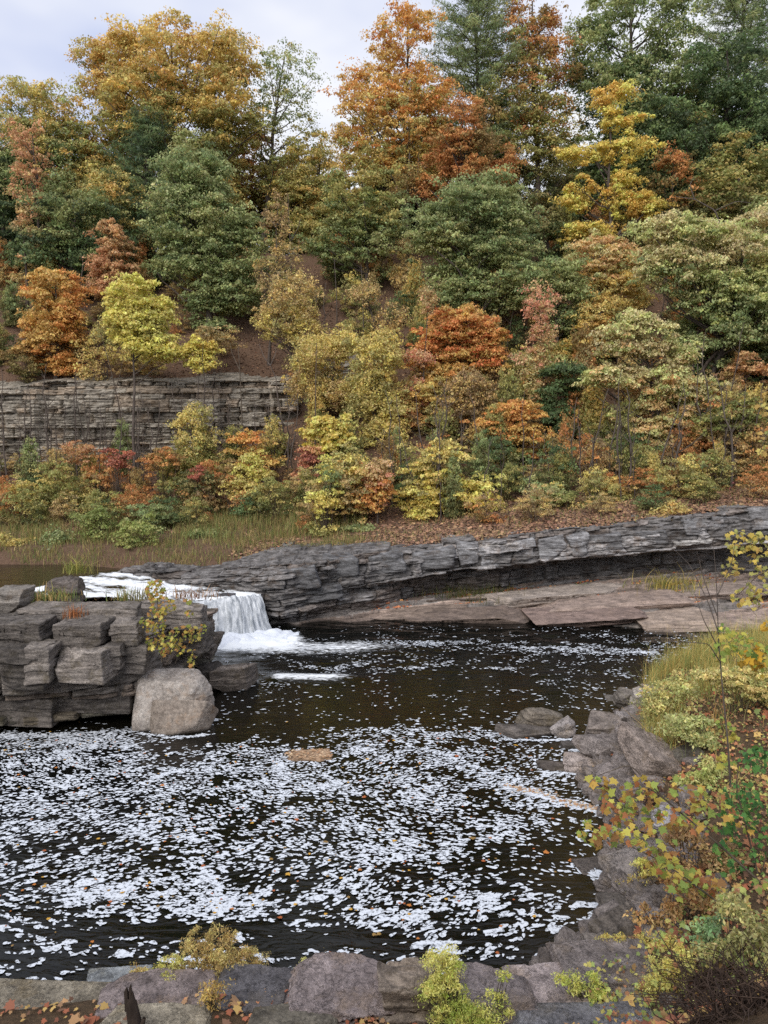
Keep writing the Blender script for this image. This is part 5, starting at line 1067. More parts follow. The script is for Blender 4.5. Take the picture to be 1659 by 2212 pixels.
# rocks in the water at the right
RB = [
 ('tilted tan log-like rock on top of the three in the water', 1132, 1530, 1215, 1580, 22.0, .6, M_OUT, (1.15, 1.1, 1.0), 2, (0, .22)),
 ('long dark low rock under the tilted tan one', 1092, 1566, 1195, 1594, 21.5, .6, M_OUT, (.62, .6, .6), 2, (0, .02)),
 ('grey wedge rock leaning right of the tilted tan one', 1192, 1556, 1240, 1596, 21.3, .5, M_PURP, (.9, .9, .92), 5, (0, -.5)),
 ('upright round-topped rock at the water, left of the pale square one', 1332, 1490, 1368, 1532, 23.3, .6, M_OUT, (1.0, .98, .95), 6, (0, 0)),
 ('pale square rock at the water edge beside the yellow-green bush', 1366, 1488, 1402, 1530, 23.4, .6, M_PURP, (1.2, 1.2, 1.15), 4, (0, 0)),
 ('small flat rock in the water left of the round-topped one', 1308, 1502, 1334, 1516, 23.6, .4, M_OUT, (.7, .7, .7), 5, (0, 0)),
 ('rounded brown rock among grasses behind the pale square one', 1398, 1480, 1430, 1510, 23.0, .6, M_PURP, (1.1, 1.0, .95), 5, (0, 0)),
 ('brown rock carrying a yellow sprig near the water', 1268, 1550, 1345, 1600, 20.8, .8, M_OUT, (.9, .85, .84), 6, (.1, 0)),
 ('dark wedge rock pointing up among the rubble', 1330, 1536, 1372, 1568, 21.6, .6, M_PURP, (.75, .75, .78), 6, (0, .3)),
 ('grey slab tilted toward the water, above the square pink-grey block', 1262, 1588, 1360, 1640, 19.7, .9, M_PURP, (.85, .82, .82), 5, (.15, .1)),
 ('square pinkish grey block at the waterline with foam round its foot', 1222, 1628, 1308, 1668, 18.9, .7, M_PURP, (1.1, 1.04, 1.02), 3, (0, 0)),
 ('small dark stone in the foam left of the square pinkish block', 1212, 1602, 1240, 1620, 19.6, .35, M_OUT, (.7, .7, .72), 6, (0, 0)),
 ('largest smooth brown rock of the shore rubble', 1360, 1598, 1478, 1690, 19.0, 1.3, M_PURP, (1.05, .96, .90), 5, (.25, .35)),
 ('rounded rock above the largest one, partly in grass', 1345, 1560, 1420, 1606, 20.6, .8, M_PURP, (.82, .78, .78), 6, (0, 0)),
 ('grey log-shaped rock in the grass right of the largest rock', 1445, 1614, 1515, 1646, 18.9, .5, M_OUT, (.9, .9, .85), 3, (0, -.1)),
 ('jumbled grey rock below the square pinkish block', 1290, 1650, 1372, 1702, 18.2, .8, M_PURP, (.78, .75, .76), 6, (.1, -.2)),
 ('flat submerged-edge rock in the water left of the square block', 1165, 1646, 1226, 1666, 18.6, .5, M_OUT, (.6, .56, .54), 6, (0, 0)),
 ('dull brown rock under the leafless red weeds', 1330, 1690, 1420, 1740, 17.4, .8, M_PURP, (.8, .75, .74), 6, (.1, .1)),
 ('dark rock by the pink foam line at the shore', 1306, 1716, 1360, 1752, 16.8, .5, M_OUT, (.7, .68, .68), 6, (0, 0)),
 ('bluish slab lying flat in the leafy bank', 1415, 1745, 1515, 1790, 15.9, .8, M_PURP, (1.0, 1.05, 1.14), 4, (.05, 0)),
 ('small black wet stone where the foam line meets the shore', 1316, 1766, 1346, 1790, 15.6, .35, M_OUT, (.45, .45, .48), 6, (0, 0)),
 ('dark rock under the upper green leaf spray', 1320, 1795, 1400, 1850, 14.8, .7, M_OUT, (.75, .72, .70), 6, (0, 0)),
 ('flat brown rock with leaves caught on it, at the waterline', 1250, 1860, 1362, 1884, 14.1, .6, M_PURP, (.9, .85, .8), 4, (0, 0)),
 ('large sloping grey rock below the lower leaf spray', 1332, 1846, 1440, 1918, 13.7, .9, M_PURP, (.95, .93, .92), 5, (.2, -.3)),
 ('purple-grey slab half buried in leaves, right of the sloping grey rock', 1440, 1850, 1545, 1900, 13.6, .8, M_PURP, (1.0, .95, .97), 4, (.1, .1)),
 ('dark squared rock with a white foam edge at the waterline', 1304, 1936, 1385, 1976, 12.6, .6, M_OUT, (.8, .78, .76), 3, (0, .1)),
 ('pale narrow rock standing beside the dark squared one', 1368, 1936, 1405, 1974, 12.5, .4, M_PURP, (1.25, 1.2, 1.18), 4, (0, .3)),
 ('long thin slab behind the pale narrow rock', 1385, 1958, 1490, 1984, 12.5, .5, M_PURP, (.9, .88, .9), 3, (0, 0)),
 ('wedge rock slanting into the water under the dark squared one', 1290, 1976, 1375, 2040, 11.9, .7, M_OUT, (.75, .72, .7), 5, (.1, -.5)),
 ('grey rock in leaf litter beside the slanting wedge', 1395, 1984, 1480, 2030, 11.9, .7, M_PURP, (.85, .85, .88), 6, (0, 0)),
 ('small dark rock at the near shore corner with foam about it', 1268, 2025, 1318, 2068, 11.2, .5, M_OUT, (.65, .63, .63), 6, (0, 0)),
]
for i, (lab, u0, v0, u1, v1, Yd, dep, m, tn, npl, tl) in enumerate(RB):
    Yd = hit((u0 + u1) / 2, v1 - 3) + dep * .35
    rock_at('rock', lab, u0, v0, u1, v1, Yd, dep, 60 + i, m, tint=np.array(tn) * (.82 + .70 * ((i * 37) % 11) / 10), npl=npl, tilt=tl, sub=5, group='rocks along the shore', yaw=.2 * math.sin(i * 2.3))
# small rubble between them
r = np.random.default_rng(15); rub = []
for i in range(6):
    rub.append(rock('rubble_stone', 'small angular grey stone wedged in the shore rubble', (0, 0, -3), (.45, .36, .24), 130 + i, M_PURP, 'stone', (.85, .82, .82), 'loose stones of the shore rubble', sub=4))
j = 0
for q in range(3000):
    s = r.uniform(2, len(SHW) - 8); a = np.array([np.interp(s, np.arange(len(SHW)), SHW[:, i]) for i in (0, 1)]) + r.normal(0, .9, 2)
    d = float(shore_dist(np.array([a[0]]), np.array([a[1]]))[0])
    if d < -.1 or d > 1.9 or a[1] < 10.9: continue
    o = rub[j] if j < 6 else rub[int(r.integers(6))].copy()
    if j >= 6: SC.collection.objects.link(o)
    k = r.uniform(.3, 1.25); o.location = (a[0], a[1], float(bank(a[0:1], a[1:2])[0]) + .04 * k); o.scale = (k, k, k); o.rotation_euler = (r.normal(0, .3), r.normal(0, .3), r.uniform(0, 6.3)); j += 1
    if j > 190: break
# rocks along the bottom of the view
FG = [
 ('low rounded olive-brown rock in the lower left corner', 5, 2146, 238, 2225, 9.15, 1.0, M_PURP, (.92, .90, .74), 6, .06),
 ('long purple-brown slab behind the dead stump', 245, 2112, 452, 2195, 9.3, .9, M_PURP, (.85, .78, .80), 3, .0),
 ('dark blue-grey slab right of the long purple-brown one', 468, 2104, 616, 2186, 9.3, .9, M_PURP, (.66, .70, .80), 3, -.1),
 ('cracked purple slab between blue-grey slab and upright brown rock', 618, 2082, 836, 2200, 9.1, 1.0, M_PURP, (.86, .80, .84), 4, .0),
 ('upright brown weathered rock left of the lime-green shrub', 834, 2086, 946, 2222, 8.9, .7, M_OUT, (1.15, 1.05, .95), 5, .1),
 ('purple slab half behind the lime-green shrub', 990, 2106, 1132, 2200, 9.1, .8, M_PURP, (1.0, .95, 1.0), 3, .0),
 ('widest pale purple slab at the bottom, flaking at its edge', 1112, 2104, 1318, 2196, 9.1, .95, M_PURP, (1.15, 1.08, 1.12), 3, .0),
 ('rounded grey slab with green sprigs in front and yellow shrub behind', 1222, 2052, 1402, 2138, 9.7, .9, M_PURP, (.98, .94, .96), 4, .0),
 ('flat tan-grey rock right of the widest slab', 1348, 2136, 1455, 2186, 9.0, .6, M_PURP, (1.1, 1.1, 1.04), 3, .1),
 ('dark blue slab cut by the bottom edge', 1135, 2188, 1420, 2250, 8.45, .7, M_PURP, (.62, .68, .78), 4, .0),
 ('dark brown rock behind the rounded grey slab, by the water', 1168, 2060, 1228, 2110, 10.0, .6, M_OUT, (.8, .75, .75), 6, .0),
 ('flat olive stone at the bottom edge beside the dead stump', 240, 2190, 425, 2240, 8.5, .6, M_PURP, (1.0, .98, .8), 5, .0),
 ('small mossy stone at the bottom edge among red leaves', 560, 2186, 715, 2235, 8.5, .5, M_OUT, (.9, .9, .8), 6, .0),
 ('grey stone at the bottom edge right of the dark blue slab', 1440, 2150, 1500, 2215, 8.7, .5, M_PURP, (.8, .78, .8), 6, .0),
 ('blue-grey stone just under the water surface near the lower left rocks', 200, 2108, 310, 2142, 10.6, .6, M_PURP, (.8, .95, 1.05), 6, .0),
]
for i, (lab, u0, v0, u1, v1, Yd, dep, m, tn, npl, yw) in enumerate(FG):
    v0 += 8 if i == 3 else -2; dep *= 1.08 if i != 4 else 1
    if i != 14: Yd = max(8.3, min(Yd + .2, hit((u0 + u1) / 2, min(v1, 2200) - 10) + dep * .3))
    rock_at('rock', lab, u0, v0, u1, v1, Yd, dep, 160 + i, m, tint=np.array(tn) * (1.10 + .26 * math.sin(i * 2.4)), npl=npl, sub=6, group='rocks along the near bank', yaw=yw, sharp=70, bed=.05, lump=.07, jit=.11)
# bare slabs on the shelf and a raft of leaves on the pool
SL = [('dark pinkish slab dipping into the pool in the middle of the shelf', 1150, 1318, 1395, 1362, 33.6, 1.3, (.78, .70, .70), .09), ('grey-tan slab at the water, right of the dark pinkish one', 1370, 1322, 1560, 1368, 32.9, 1.6, (1.1, 1.06, 1.0), .06), ('pale grey slab high on the shelf under the ledge', 1060, 1262, 1330, 1296, 36.2, 1.0, (1.15, 1.2, 1.22), .08),
      ('mauve slab in the middle of the shelf, above the dark pinkish one', 1180, 1290, 1480, 1328, 34.8, 1.3, (1.0, .94, .92), .07), ('tan slab at the right end of the shelf, by the water', 1540, 1312, 1680, 1362, 33.0, 1.5, (1.15, 1.08, 1.05), .05), ('grey slab high at the right end of the shelf', 1400, 1238, 1660, 1276, 36.0, 1.2, (1.0, .98, .98), .08),
      ('long thin brown slab at the left end of the shelf', 760, 1300, 1010, 1336, 34.8, .9, (.85, .8, .76), .07), ('thin dark slab at the waterline left of the pinkish one', 880, 1318, 1120, 1342, 34.2, .8, (.6, .56, .54), .05)]
for i, (lab, u0, v0, u1, v1, Yd, dep, tn, dip) in enumerate(SL):
    c = at_depth((u0 + u1) / 2, (v0 + v1) / 2, Yd); wd = (u1 - u0) / F * Yd * 1.05; z = shelf_z(c[0], min(c[1], 39)); c = np.array([c[0], c[1], z + .02])
    rock('rock_slab', lab, c, (wd, dep + .7, .42), 240 + i, M_SHELF, 'rock', tn, 'bare slabs of the shelf', npl=3, sharp=60, bed=.04, lump=.10, sub=6, tilt=(.10, -dip), yaw=.05 * (-1) ** i)
c = at_height(668, 1634, 0); rock('leaf_raft', 'small tan raft of drifted leaves and foam in the middle of the pool', c, (1.15, .62, .16), 610, M_SHELF, 'leaf raft', (1.5, 1.25, .95), npl=8, lump=.2, sub=5)
# dead stump
q = Quads(); b = at_depth(290, 2236, 8.5); q.tube([b + np.array([0, 0, -.3]), b, b + np.array([.0, .02, .18]), b + np.array([-.03, .03, .34]), b + np.array([-.04, .03, .46])], [.11, .09, .08, .07, .045], 9, (.6, .55, .52))
q.tube([b, b + np.array([.08, 0, .1]), b + np.array([.12, .02, .2])], [.06, .045, .02], 7, (.6, .55, .52))
for dx, dz, rr in [(-.07, .58, .03), (.0, .53, .025), (.04, .42, .02), (-.02, .62, .02)]: q.tube([b + np.array([dx * .8 - .02, .02, .3]), b + np.array([dx - .02, .03, dz - .06]), b + np.array([dx - .01, .03, dz])], [rr * 1.3, rr, .004], 5, (.6, .55, .52))
tag(q.build('stump', M_BARK, None, b), 'short dark splintered dead stump at the bottom edge among red leaves', 'stump')

# ------------------------------------------------------------ lobed leaves
LOBE = np.array([(0, -.44), (.12, -.33), (.42, -.35), (.34, -.13), (.54, .09), (.29, .14), (.20, .27), (0, .56), (-.20, .27), (-.29, .14), (-.54, .09), (-.34, -.13), (-.42, -.35), (-.12, -.33)])
def lobed(P, nrm, size, cols, seed, cup=.12):
    r = np.random.default_rng(seed); n = len(P); K = len(LOBE)
    nrm = nrm / (np.linalg.norm(nrm, axis=1)[:, None] + 1e-9); a = r.standard_normal((n, 3)) + np.array([0, 0, -1.0]); t = a - (a * nrm).sum(1)[:, None] * nrm; t /= np.linalg.norm(t, axis=1)[:, None]; b = np.cross(nrm, t)
    s = np.broadcast_to(np.asarray(size, float), (n,))[:, None, None]
    L = LOBE[None] * (1 + .08 * r.standard_normal((n, K, 2)))
    cu = -(cup * (1 + r.standard_normal((n, 1))))[:, :, None] * (L[..., :1] ** 2 + .4 * L[..., 1:] ** 2) * 2
    V = P[:, None] + s * (L[..., :1] * b[:, None] + L[..., 1:] * t[:, None] + cu * nrm[:, None])
    Cn = P[:, None] + 0 * V[:, :1]
    V = np.concatenate([V, Cn], 1).reshape(-1, 3); o = np.arange(n)[:, None, None] * (K + 1)
    f = np.array([[i, (i + 1) % K, K] for i in range(K)])[None] + o
    return V, f.reshape(-1, 3), np.repeat(cols, K + 1, 0)
# leaf litter on the near bank
r = np.random.default_rng(51); n = 52000
x = r.uniform(-11, 18, n); y = 6.6 + 15.4 * r.random(n) ** 1.35; d = shore_dist(x, y); k = (d > .05) & (np.abs(x) < .95 * y + 1) & (fbm(x * .9, y * .9, 0, 3, 55) + .2 * r.standard_normal(n) > -.2 + .5 * sm(9.0, 9.3, y) * sm(10.6, 10.2, y) * (x < 3.2)); x, y = x[k], y[k]; n = len(x)
cols = lin([(158, 96, 70), (170, 116, 82), (150, 118, 88), (176, 138, 98), (120, 90, 72), (190, 158, 96), (134, 86, 66)])[r.integers(7, size=n)] * np.exp(.18 * r.standard_normal(n))[:, None]
nr = np.stack([r.normal(0, .35, n), r.normal(0, .35, n) - .25, np.ones(n)], -1)
A = lobed(np.stack([x, y, bank(x, y) + .03 + .05 * r.random(n)], -1), nr, np.where(r.random(n) < .16, .12, .06) * np.exp(.25 * r.standard_normal(n)), cols, 52)
tag(mk('leaf_litter', A[0], A[1], M_LITTER, None, A[2]), kind='stuff')
# leaves afloat in the foam, and caught in the drift line and the raft
n = 170; q = r.random(n); P2 = np.array([at_height(a, b, 0) for a, b in [(1100, 1700), (1170, 1714), (1240, 1738), (1300, 1752)]]); xa = np.interp(q * 3, np.arange(4), P2[:, 0]) + r.normal(0, .09, n); ya = np.interp(q * 3, np.arange(4), P2[:, 1]) + r.normal(0, .09, n)
c0 = at_height(668, 1634, 0); th = r.uniform(0, 6.28, 260); q = np.sqrt(r.random(260)); xa = np.concatenate([xa, c0[0] + .62 * q * np.cos(th)]); ya = np.concatenate([ya, c0[1] + .34 * q * np.sin(th)]); n = len(xa)
za = np.where(np.arange(n) < 170, .03, .05 + .05 * r.random(n))
cols = lin([(196, 166, 134), (182, 146, 112), (206, 182, 150), (170, 132, 100)])[r.integers(4, size=n)]
A = lobed(np.stack([xa, ya, za], -1), np.stack([r.normal(0, .15, n), r.normal(0, .15, n), np.ones(n)], -1), .055 * np.exp(.3 * r.standard_normal(n)), cols, 54, .05)
tag(mk('drifted_leaves', A[0], A[1], M_LITTER, None, A[2]), kind='stuff')
n = 1000; x = r.uniform(-16, 6, n); y = 10.6 + 11 * r.random(n) ** 1.4; u, v = to_px(np.stack([x, y, 0 * x], -1)); k = (shore_dist(x, y) < -.05) & (r.random(n) < fleck_density(u, v, x, y) + .12); x, y = x[k], y[k]; n = len(x)
cols = lin([(190, 120, 60), (206, 160, 70), (170, 96, 56), (150, 120, 70)])[r.integers(4, size=n)]
A = lobed(np.stack([x, y, np.full(n, .024)], -1), np.stack([r.normal(0, .08, n), r.normal(0, .08, n), np.ones(n)], -1), .06 * np.exp(.35 * r.standard_normal(n)), cols, 53, .05)
tag(mk('floating_leaves', A[0], A[1], M_LITTER, None, A[2]), kind='stuff')

# ------------------------------------------------------------ feathery shrubs along the near bank
def feathery(label, Y, blobs, pal, seed, lsize=.032, dens=1.0, kind='feathery_shrub', crad=.075, nleaf=70):
    r = np.random.default_rng(seed); Y = min(Y, hit(blobs[0][0], min(2205, blobs[0][1] + blobs[0][3])) - .02)
    C, R, K = crown_clumps([(u, v, ru, rv) for u, v, ru, rv in blobs], Y, r, (pal, pal), crad, dens, .8)
    u = np.mean([b[0] for b in blobs]); vb = max(b[1] + b[3] for b in blobs); b = at_depth(u, vb, Y)
    b[2] = min(b[2], float(bank(b[0:1], b[1:2])[0]) + .05)
    t = empty(kind, b, label, 'shrub', 'shrubs on the near bank'); q = Quads()
    for c in C[r.choice(len(C), min(60, len(C)), replace=False)]:
        s = np.linspace(0, 1, 5)[:, None]; m = (b + c) / 2 + np.array([0, 0, -.05]) + r.normal(0, .04, 3)
        q.tube(b * (1 - s) ** 2 + 2 * m * s * (1 - s) + c * s * s, .009 * (1 - .7 * s[:, 0]), 4, (1.2, 1, .8))
    q.build('stem', M_BARK, t, b)
    V, Fc, c = leaf_quads(C, R, K, nleaf, lsize, seed, .8, .05, asp=.32, spread=1.0, jit=.18); mk('foliage', V, Fc, M_LEAF, t, c, origin=b)
OCH = [(178, 136, 64), (158, 118, 56), (186, 148, 76), (144, 112, 60)]; LIM = [(136, 150, 62), (154, 158, 66), (116, 138, 58), (168, 160, 72)]; YEL = [(196, 160, 58), (204, 170, 68), (180, 144, 54), (186, 162, 84)]
feathery('ochre feathery shrub behind the long purple-brown slab', 9.9, [(430, 2060, 44, 44), (480, 2050, 40, 40), (530, 2075, 44, 30), (400, 2095, 36, 24), (300, 2105, 30, 18), (480, 2095, 50, 26)], OCH, 201, dens=.5)
feathery('yellow-green feathery sprig under the ochre shrub', 9.7, [(365, 2100, 34, 24), (330, 2115, 26, 16)], [(186, 182, 70), (170, 164, 60), (200, 184, 80), (150, 150, 56)], 202, dens=.6)
feathery('ochre tuft drooping over the joint between purple-brown and blue-grey slabs', 8.9, [(460, 2140, 24, 22), (455, 2165, 18, 14)], OCH, 203, dens=.6)
feathery('small lime-yellow tuft behind the cracked purple slab', 9.8, [(650, 2108, 26, 26)], [(196, 186, 62), (180, 176, 58), (206, 192, 80), (160, 160, 56)], 204, dens=.7)
feathery('small ochre tuft right of the lime-yellow one', 9.9, [(712, 2088, 30, 18)], OCH, 205, dens=.5)
feathery('big lime-green feathery shrub in front of the purple slabs', 8.75, [(945, 2080, 34, 40), (985, 2110, 40, 30), (950, 2140, 44, 36), (985, 2180, 52, 36), (1060, 2200, 44, 26), (1010, 2195, 60, 30)], LIM, 206, dens=.6)
feathery('thin green sprigs on the purple slab right of the lime shrub', 8.9, [(1080, 2110, 30, 14), (1075, 2145, 24, 12)], LIM, 207, dens=.35)
feathery('green and yellow sprigs in front of the rounded grey slab', 9.1, [(1230, 2118, 28, 14), (1270, 2135, 34, 22), (1300, 2150, 26, 16)], LIM, 208, dens=.6)
feathery('bright yellow feathery shrub behind the rounded grey slab', 10.2, [(1320, 2040, 40, 26), (1370, 2060, 44, 24), (1290, 2058, 26, 14), (1420, 2040, 40, 26)], YEL, 209, dens=.55)
feathery('yellow feathery shrub along the dark twiggy brush', 9.6, [(1420, 2100, 44, 34), (1460, 2130, 36, 24), (1480, 2075, 40, 24), (1400, 2130, 26, 18)], YEL, 210, dens=.5)
feathery('golden sprig over the sloping grey rock', 13.2, [(1395, 1880, 22, 26), (1370, 1905, 24, 16)], YEL, 211, dens=.4, lsize=.05)
# dark twiggy brush, lower right
q = Quads(); r = np.random.default_rng(61); b = at_depth(1620, 2180, 8.9)
for i in range(900):
    uu, vv = r.uniform(1470, 1720), r.uniform(2100, 2235); s0 = at_depth(uu, vv, hit(uu, min(vv, 2225)) - r.uniform(0, .5)); d = r.normal(0, 1, 3) * np.array([.3, .25, .22]); m = s0 + d * .5 + r.normal(0, .05, 3) + np.array([0, 0, .06])
    q.tube([s0, m, s0 + d], [.008, .006, .003], 3, (.75, .62, .56))
tag(q.build('dead_brush', M_BARK, None, b), 'dark leafless tangle of twigs in the lower right corner', 'brush')

# ------------------------------------------------------------ saplings and weeds on the near bank at the right
def sapling(label, Y, stems, leaves_px, pal, seed, size=.14, kind='sycamore_sapling', rad=.02, tint=(1.2, 1.05, .9), n=None, cat='sapling', ground=True):
    """STEMS: lists of photo points with depth; LEAVES_PX: (u, v, ru, rv, count) sprays"""
    r = np.random.default_rng(seed); q = Quads(); first = None
    for st in stems:
        P = np.array([at_depth(a[0], a[1], a[2] if len(a) > 2 else Y) for a in st])
        if first is None: first = P[0].copy()
        s = np.linspace(0, len(P) - 1, 5 * len(P)); A = np.stack([np.interp(s, np.arange(len(P)), P[:, i]) for i in range(3)], 1); A[1:-1] = (A[:-2] + A[1:-1] * 2 + A[2:]) / 4
        q.tube(A, np.linspace(rad if st is stems[0] else rad * .6, rad * .2, len(A)), 6, tint)
    t = empty(kind, first, label, cat); Ps, sz = [], []
    for u, v, ru, rv, c in leaves_px:
        for _ in range(int(c * 2.2)):
            a = r.uniform(0, 6.28); d = math.sqrt(r.random()); Ps.append(at_depth(u + ru * d * math.cos(a), v + rv * d * math.sin(a), Y + r.normal(0, .25))); sz.append(size * r.uniform(.5, 1.15))
    Ps = np.array(Ps); m = len(Ps); p = lin(PAL[pal]) if isinstance(pal, str) else lin(pal)
    cols = p[r.integers(len(p), size=m)] * np.exp(.15 * r.standard_normal(m))[:, None]
    for P0 in Ps[::2]:
        e = P0 + r.normal(0, .09, 3) + np.array([.06, 0, -.03]); q.tube([e, (e + P0) / 2 + np.array([0, 0, .02]), P0], [.004, .003, .002], 3, tint)
    q.build('stem', M_BARK, t, first)
    nr = r.normal(0, .55, (m, 3)) + np.array([-.2, -.55, .75]); A = lobed(Ps, nr, np.array(sz), cols, seed, .25)
    mk('foliage', A[0], A[1], M_LEAF, t, A[2], origin=first)
SYC = [(172, 178, 86), (152, 166, 82), (190, 184, 88), (186, 150, 76), (156, 116, 72), (200, 176, 88), (136, 154, 78), (170, 112, 74)]
SYG = [(158, 170, 80), (140, 158, 76), (180, 176, 80), (190, 172, 84), (122, 146, 74)]
GRN = [(78, 122, 62), (92, 136, 70), (66, 108, 58), (110, 146, 76)]
sapling('upper sycamore branch reaching left over the water with green and brown leaves', 11.5, [[(1700, 1960, 11), (1560, 1830, 11.3), (1440, 1730, 11.5), (1360, 1650, 11.6), (1280, 1560 + 120, 11.7)], [(1440, 1730, 11.5), (1400, 1700, 11.4), (1350, 1712, 11.4)]],
        [(1290, 1690, 26, 16, 6), (1330, 1720, 40, 40, 16), (1345, 1755, 36, 30, 12), (1400, 1745, 46, 30, 14), (1440, 1770, 50, 24, 12), (1390, 1700, 30, 20, 7), (1480, 1700, 40, 30, 9), (1560, 1780, 70, 40, 16), (1530, 1730, 40, 30, 10)], SYC, 301)
sapling('lower sycamore branch with yellow-green lobed leaves over the sloping grey rock', 10.6, [[(1720, 2120, 10), (1640, 2040, 10.2), (1540, 1940, 10.4), (1430, 1860, 10.6), (1300, 1800, 10.8)], [(1540, 1940, 10.4), (1480, 1900, 10.4), (1440, 1930, 10.4)]],
        [(1262, 1795, 14, 20, 5), (1310, 1810, 40, 24, 14), (1390, 1810, 50, 30, 16), (1440, 1840, 40, 24, 9), (1510, 1920, 60, 40, 20), (1470, 1900, 50, 30, 10), (1560, 1990, 50, 40, 14), (1600, 2040, 60, 40, 14), (1640, 1960, 30, 60, 9), (1540, 2060, 50, 30, 10), (1430, 1880, 40, 20, 6)], SYC, 302)
sapling('green leafy sapling at the right edge below the tall grass', 11.8, [[(1650, 2020, 11.3), (1640, 1900, 11.5), (1610, 1780, 11.6), (1590, 1700, 11.7), (1600, 1620, 11.8)], [(1640, 1900, 11.5), (1670, 1800, 11.5), (1660, 1700, 11.6)]],
        [(1630, 1640, 40, 30, 26), (1600, 1720, 40, 34, 24), (1580, 1780, 36, 30, 16), (1640, 1760, 30, 40, 20), (1570, 1830, 40, 20, 10), (1650, 1850, 30, 50, 16), (1600, 1890, 40, 30, 10), (1560, 1870, 30, 20, 6)], GRN, 303, .11, 'leafy_sapling', tint=(1, .95, .85))
sapling('young sycamore with a thin bare grey stem and pale yellow-green leaves at mid height', 12.6, [[(1578, 1700, 12.2), (1572, 1600, 12.3), (1560, 1480, 12.5), (1552, 1380, 12.6), (1548, 1260, 12.7), (1540, 1160, 12.8)], [(1553, 1370, 12.6), (1530, 1300, 12.8), (1490, 1220, 13), (1460, 1190, 13)], [(1552, 1400, 12.6), (1520, 1340, 12.6), (1500, 1280, 12.6)],
        [(1556, 1430, 12.5), (1530, 1390, 12.4), (1440, 1385, 12.2)], [(1548, 1290, 12.7), (1580, 1220, 12.8), (1590, 1160, 12.9)], [(1549, 1330, 12.7), (1520, 1250, 12.8), (1505, 1190, 12.8)]],
        [(1575, 1370, 20, 30, 12), (1600, 1390, 30, 30, 12), (1640, 1420, 24, 30, 10), (1560, 1410, 30, 20, 6), (1560, 1560, 16, 14, 4), (1580, 1590, 20, 20, 5), (1575, 1650, 24, 30, 6)], SYG, 304, .14, rad=.017, tint=(1.7, 1.5, 1.4))
sapling('hanging branch of pale yellow-green leaves at the right edge above the shelf', 13.5, [[(1720, 1180, 13.3), (1660, 1160, 13.4), (1600, 1180, 13.5), (1570, 1200, 13.6)], [(1700, 1230, 13.4), (1640, 1240, 13.5), (1590, 1290, 13.5)], [(1710, 900, 13.4), (1660, 930, 13.5), (1640, 980, 13.5)]],
        [(1600, 1170, 34, 26, 20), (1640, 1190, 26, 40, 22), (1590, 1230, 30, 26, 12), (1640, 1260, 28, 40, 16), (1600, 1290, 20, 24, 8), (1650, 880, 18, 24, 5), (1645, 950, 18, 40, 9), (1630, 1300, 20, 20, 5)], [(176, 172, 100), (190, 174, 96), (158, 160, 92), (204, 180, 90), (180, 150, 84)], 305, .12)
sapling('cluster of bright yellow leaves at the right edge by the water', 12.8, [[(1720, 1460, 12.8), (1660, 1440, 12.8), (1640, 1400, 12.8)]], [(1640, 1430, 24, 36, 14), (1655, 1350, 10, 12, 3), (1610, 1425, 20, 20, 6)], 'yellow', 306, .16)
# the sprays on the outcrop
sapling('sycamore sprays with yellow and orange leaves growing from the outcrop corner', 21.0, [[(350, 1430, 21.3), (345, 1380, 21.1), (342, 1320, 21), (336, 1262, 21)], [(360, 1430, 21.3), (400, 1400, 21.2), (432, 1360, 21.2)]],
        [(336, 1275, 20, 24, 40), (350, 1310, 30, 20, 34), (330, 1345, 28, 24, 34), (345, 1390, 34, 24, 40), (400, 1370, 34, 20, 30), (370, 1400, 30, 20, 24), (435, 1365, 10, 18, 10), (408, 1300, 10, 10, 6), (410, 1325, 8, 8, 5), (415, 1420, 10, 24, 12)],
        [(184, 164, 74), (166, 154, 70), (186, 140, 76), (150, 156, 74), (160, 118, 72), (194, 180, 96), (138, 148, 70)], 310, .125, 'sycamore_sapling', rad=.025)
# grasses and bushes on the right bank
r = np.random.default_rng(71); n = 130000
x = r.uniform(5, 20, n); y = r.uniform(12.5, 25.5, n); d = shore_dist(x, y); u, v = to_px(np.stack([x, y, bank(x, y)], -1))
gn = fbm(x * .8, y * .8, 0, 3, 72) + .15 * r.standard_normal(n)
k = (d > .7) & (u > 1385) & (u < 2500) & (v < 1740) & (gn > -.05 + .45 * sm(1600, 1740, v)); x, y = x[k], y[k]
A = blades(x, y, bank(x, y) - .03, .6, .0045, [(160, 140, 84), (140, 136, 82), (118, 128, 74), (170, 150, 94), (106, 120, 70), (128, 134, 78), (172, 140, 78)], 73, .5)
tag(mk('tall_grass', A[0], A[1], M_LEAF, None, A[2]), kind='stuff')
# low leafy ground cover of the bank
n = 44000; x = r.uniform(2.5, 19, n); y = 8.2 + 15 * r.random(n) ** 1.2; d = shore_dist(x, y); pn = fbm(x * .7, y * .7, 0, 3, 78)
k = (d > .9) & (np.abs(x) < .95 * y + 1) & (pn + .2 * r.standard_normal(n) > -.02); x, y, pn, d = x[k], y[k], pn[k], d[k]; n = len(x)
P = np.stack([x, y, bank(x, y) + .28 * r.random(n) ** 1.3 * sm(.8, 1.6, d)], -1)
cols = lin([(132, 146, 84), (150, 156, 90), (168, 160, 92), (150, 122, 84), (116, 130, 78), (140, 100, 72), (176, 168, 100)])[r.integers(7, size=n)] * np.exp(.2 * r.standard_normal(n))[:, None]
A = lobed(P, r.normal(0, .5, (n, 3)) + np.array([-.1, -.4, .8]), .055 * np.exp(.35 * r.standard_normal(n)), np.clip(cols * 1.5, 0, .8), 79, .2)
tag(mk('ground_cover', A[0], A[1], M_LEAF, None, A[2]), kind='stuff')
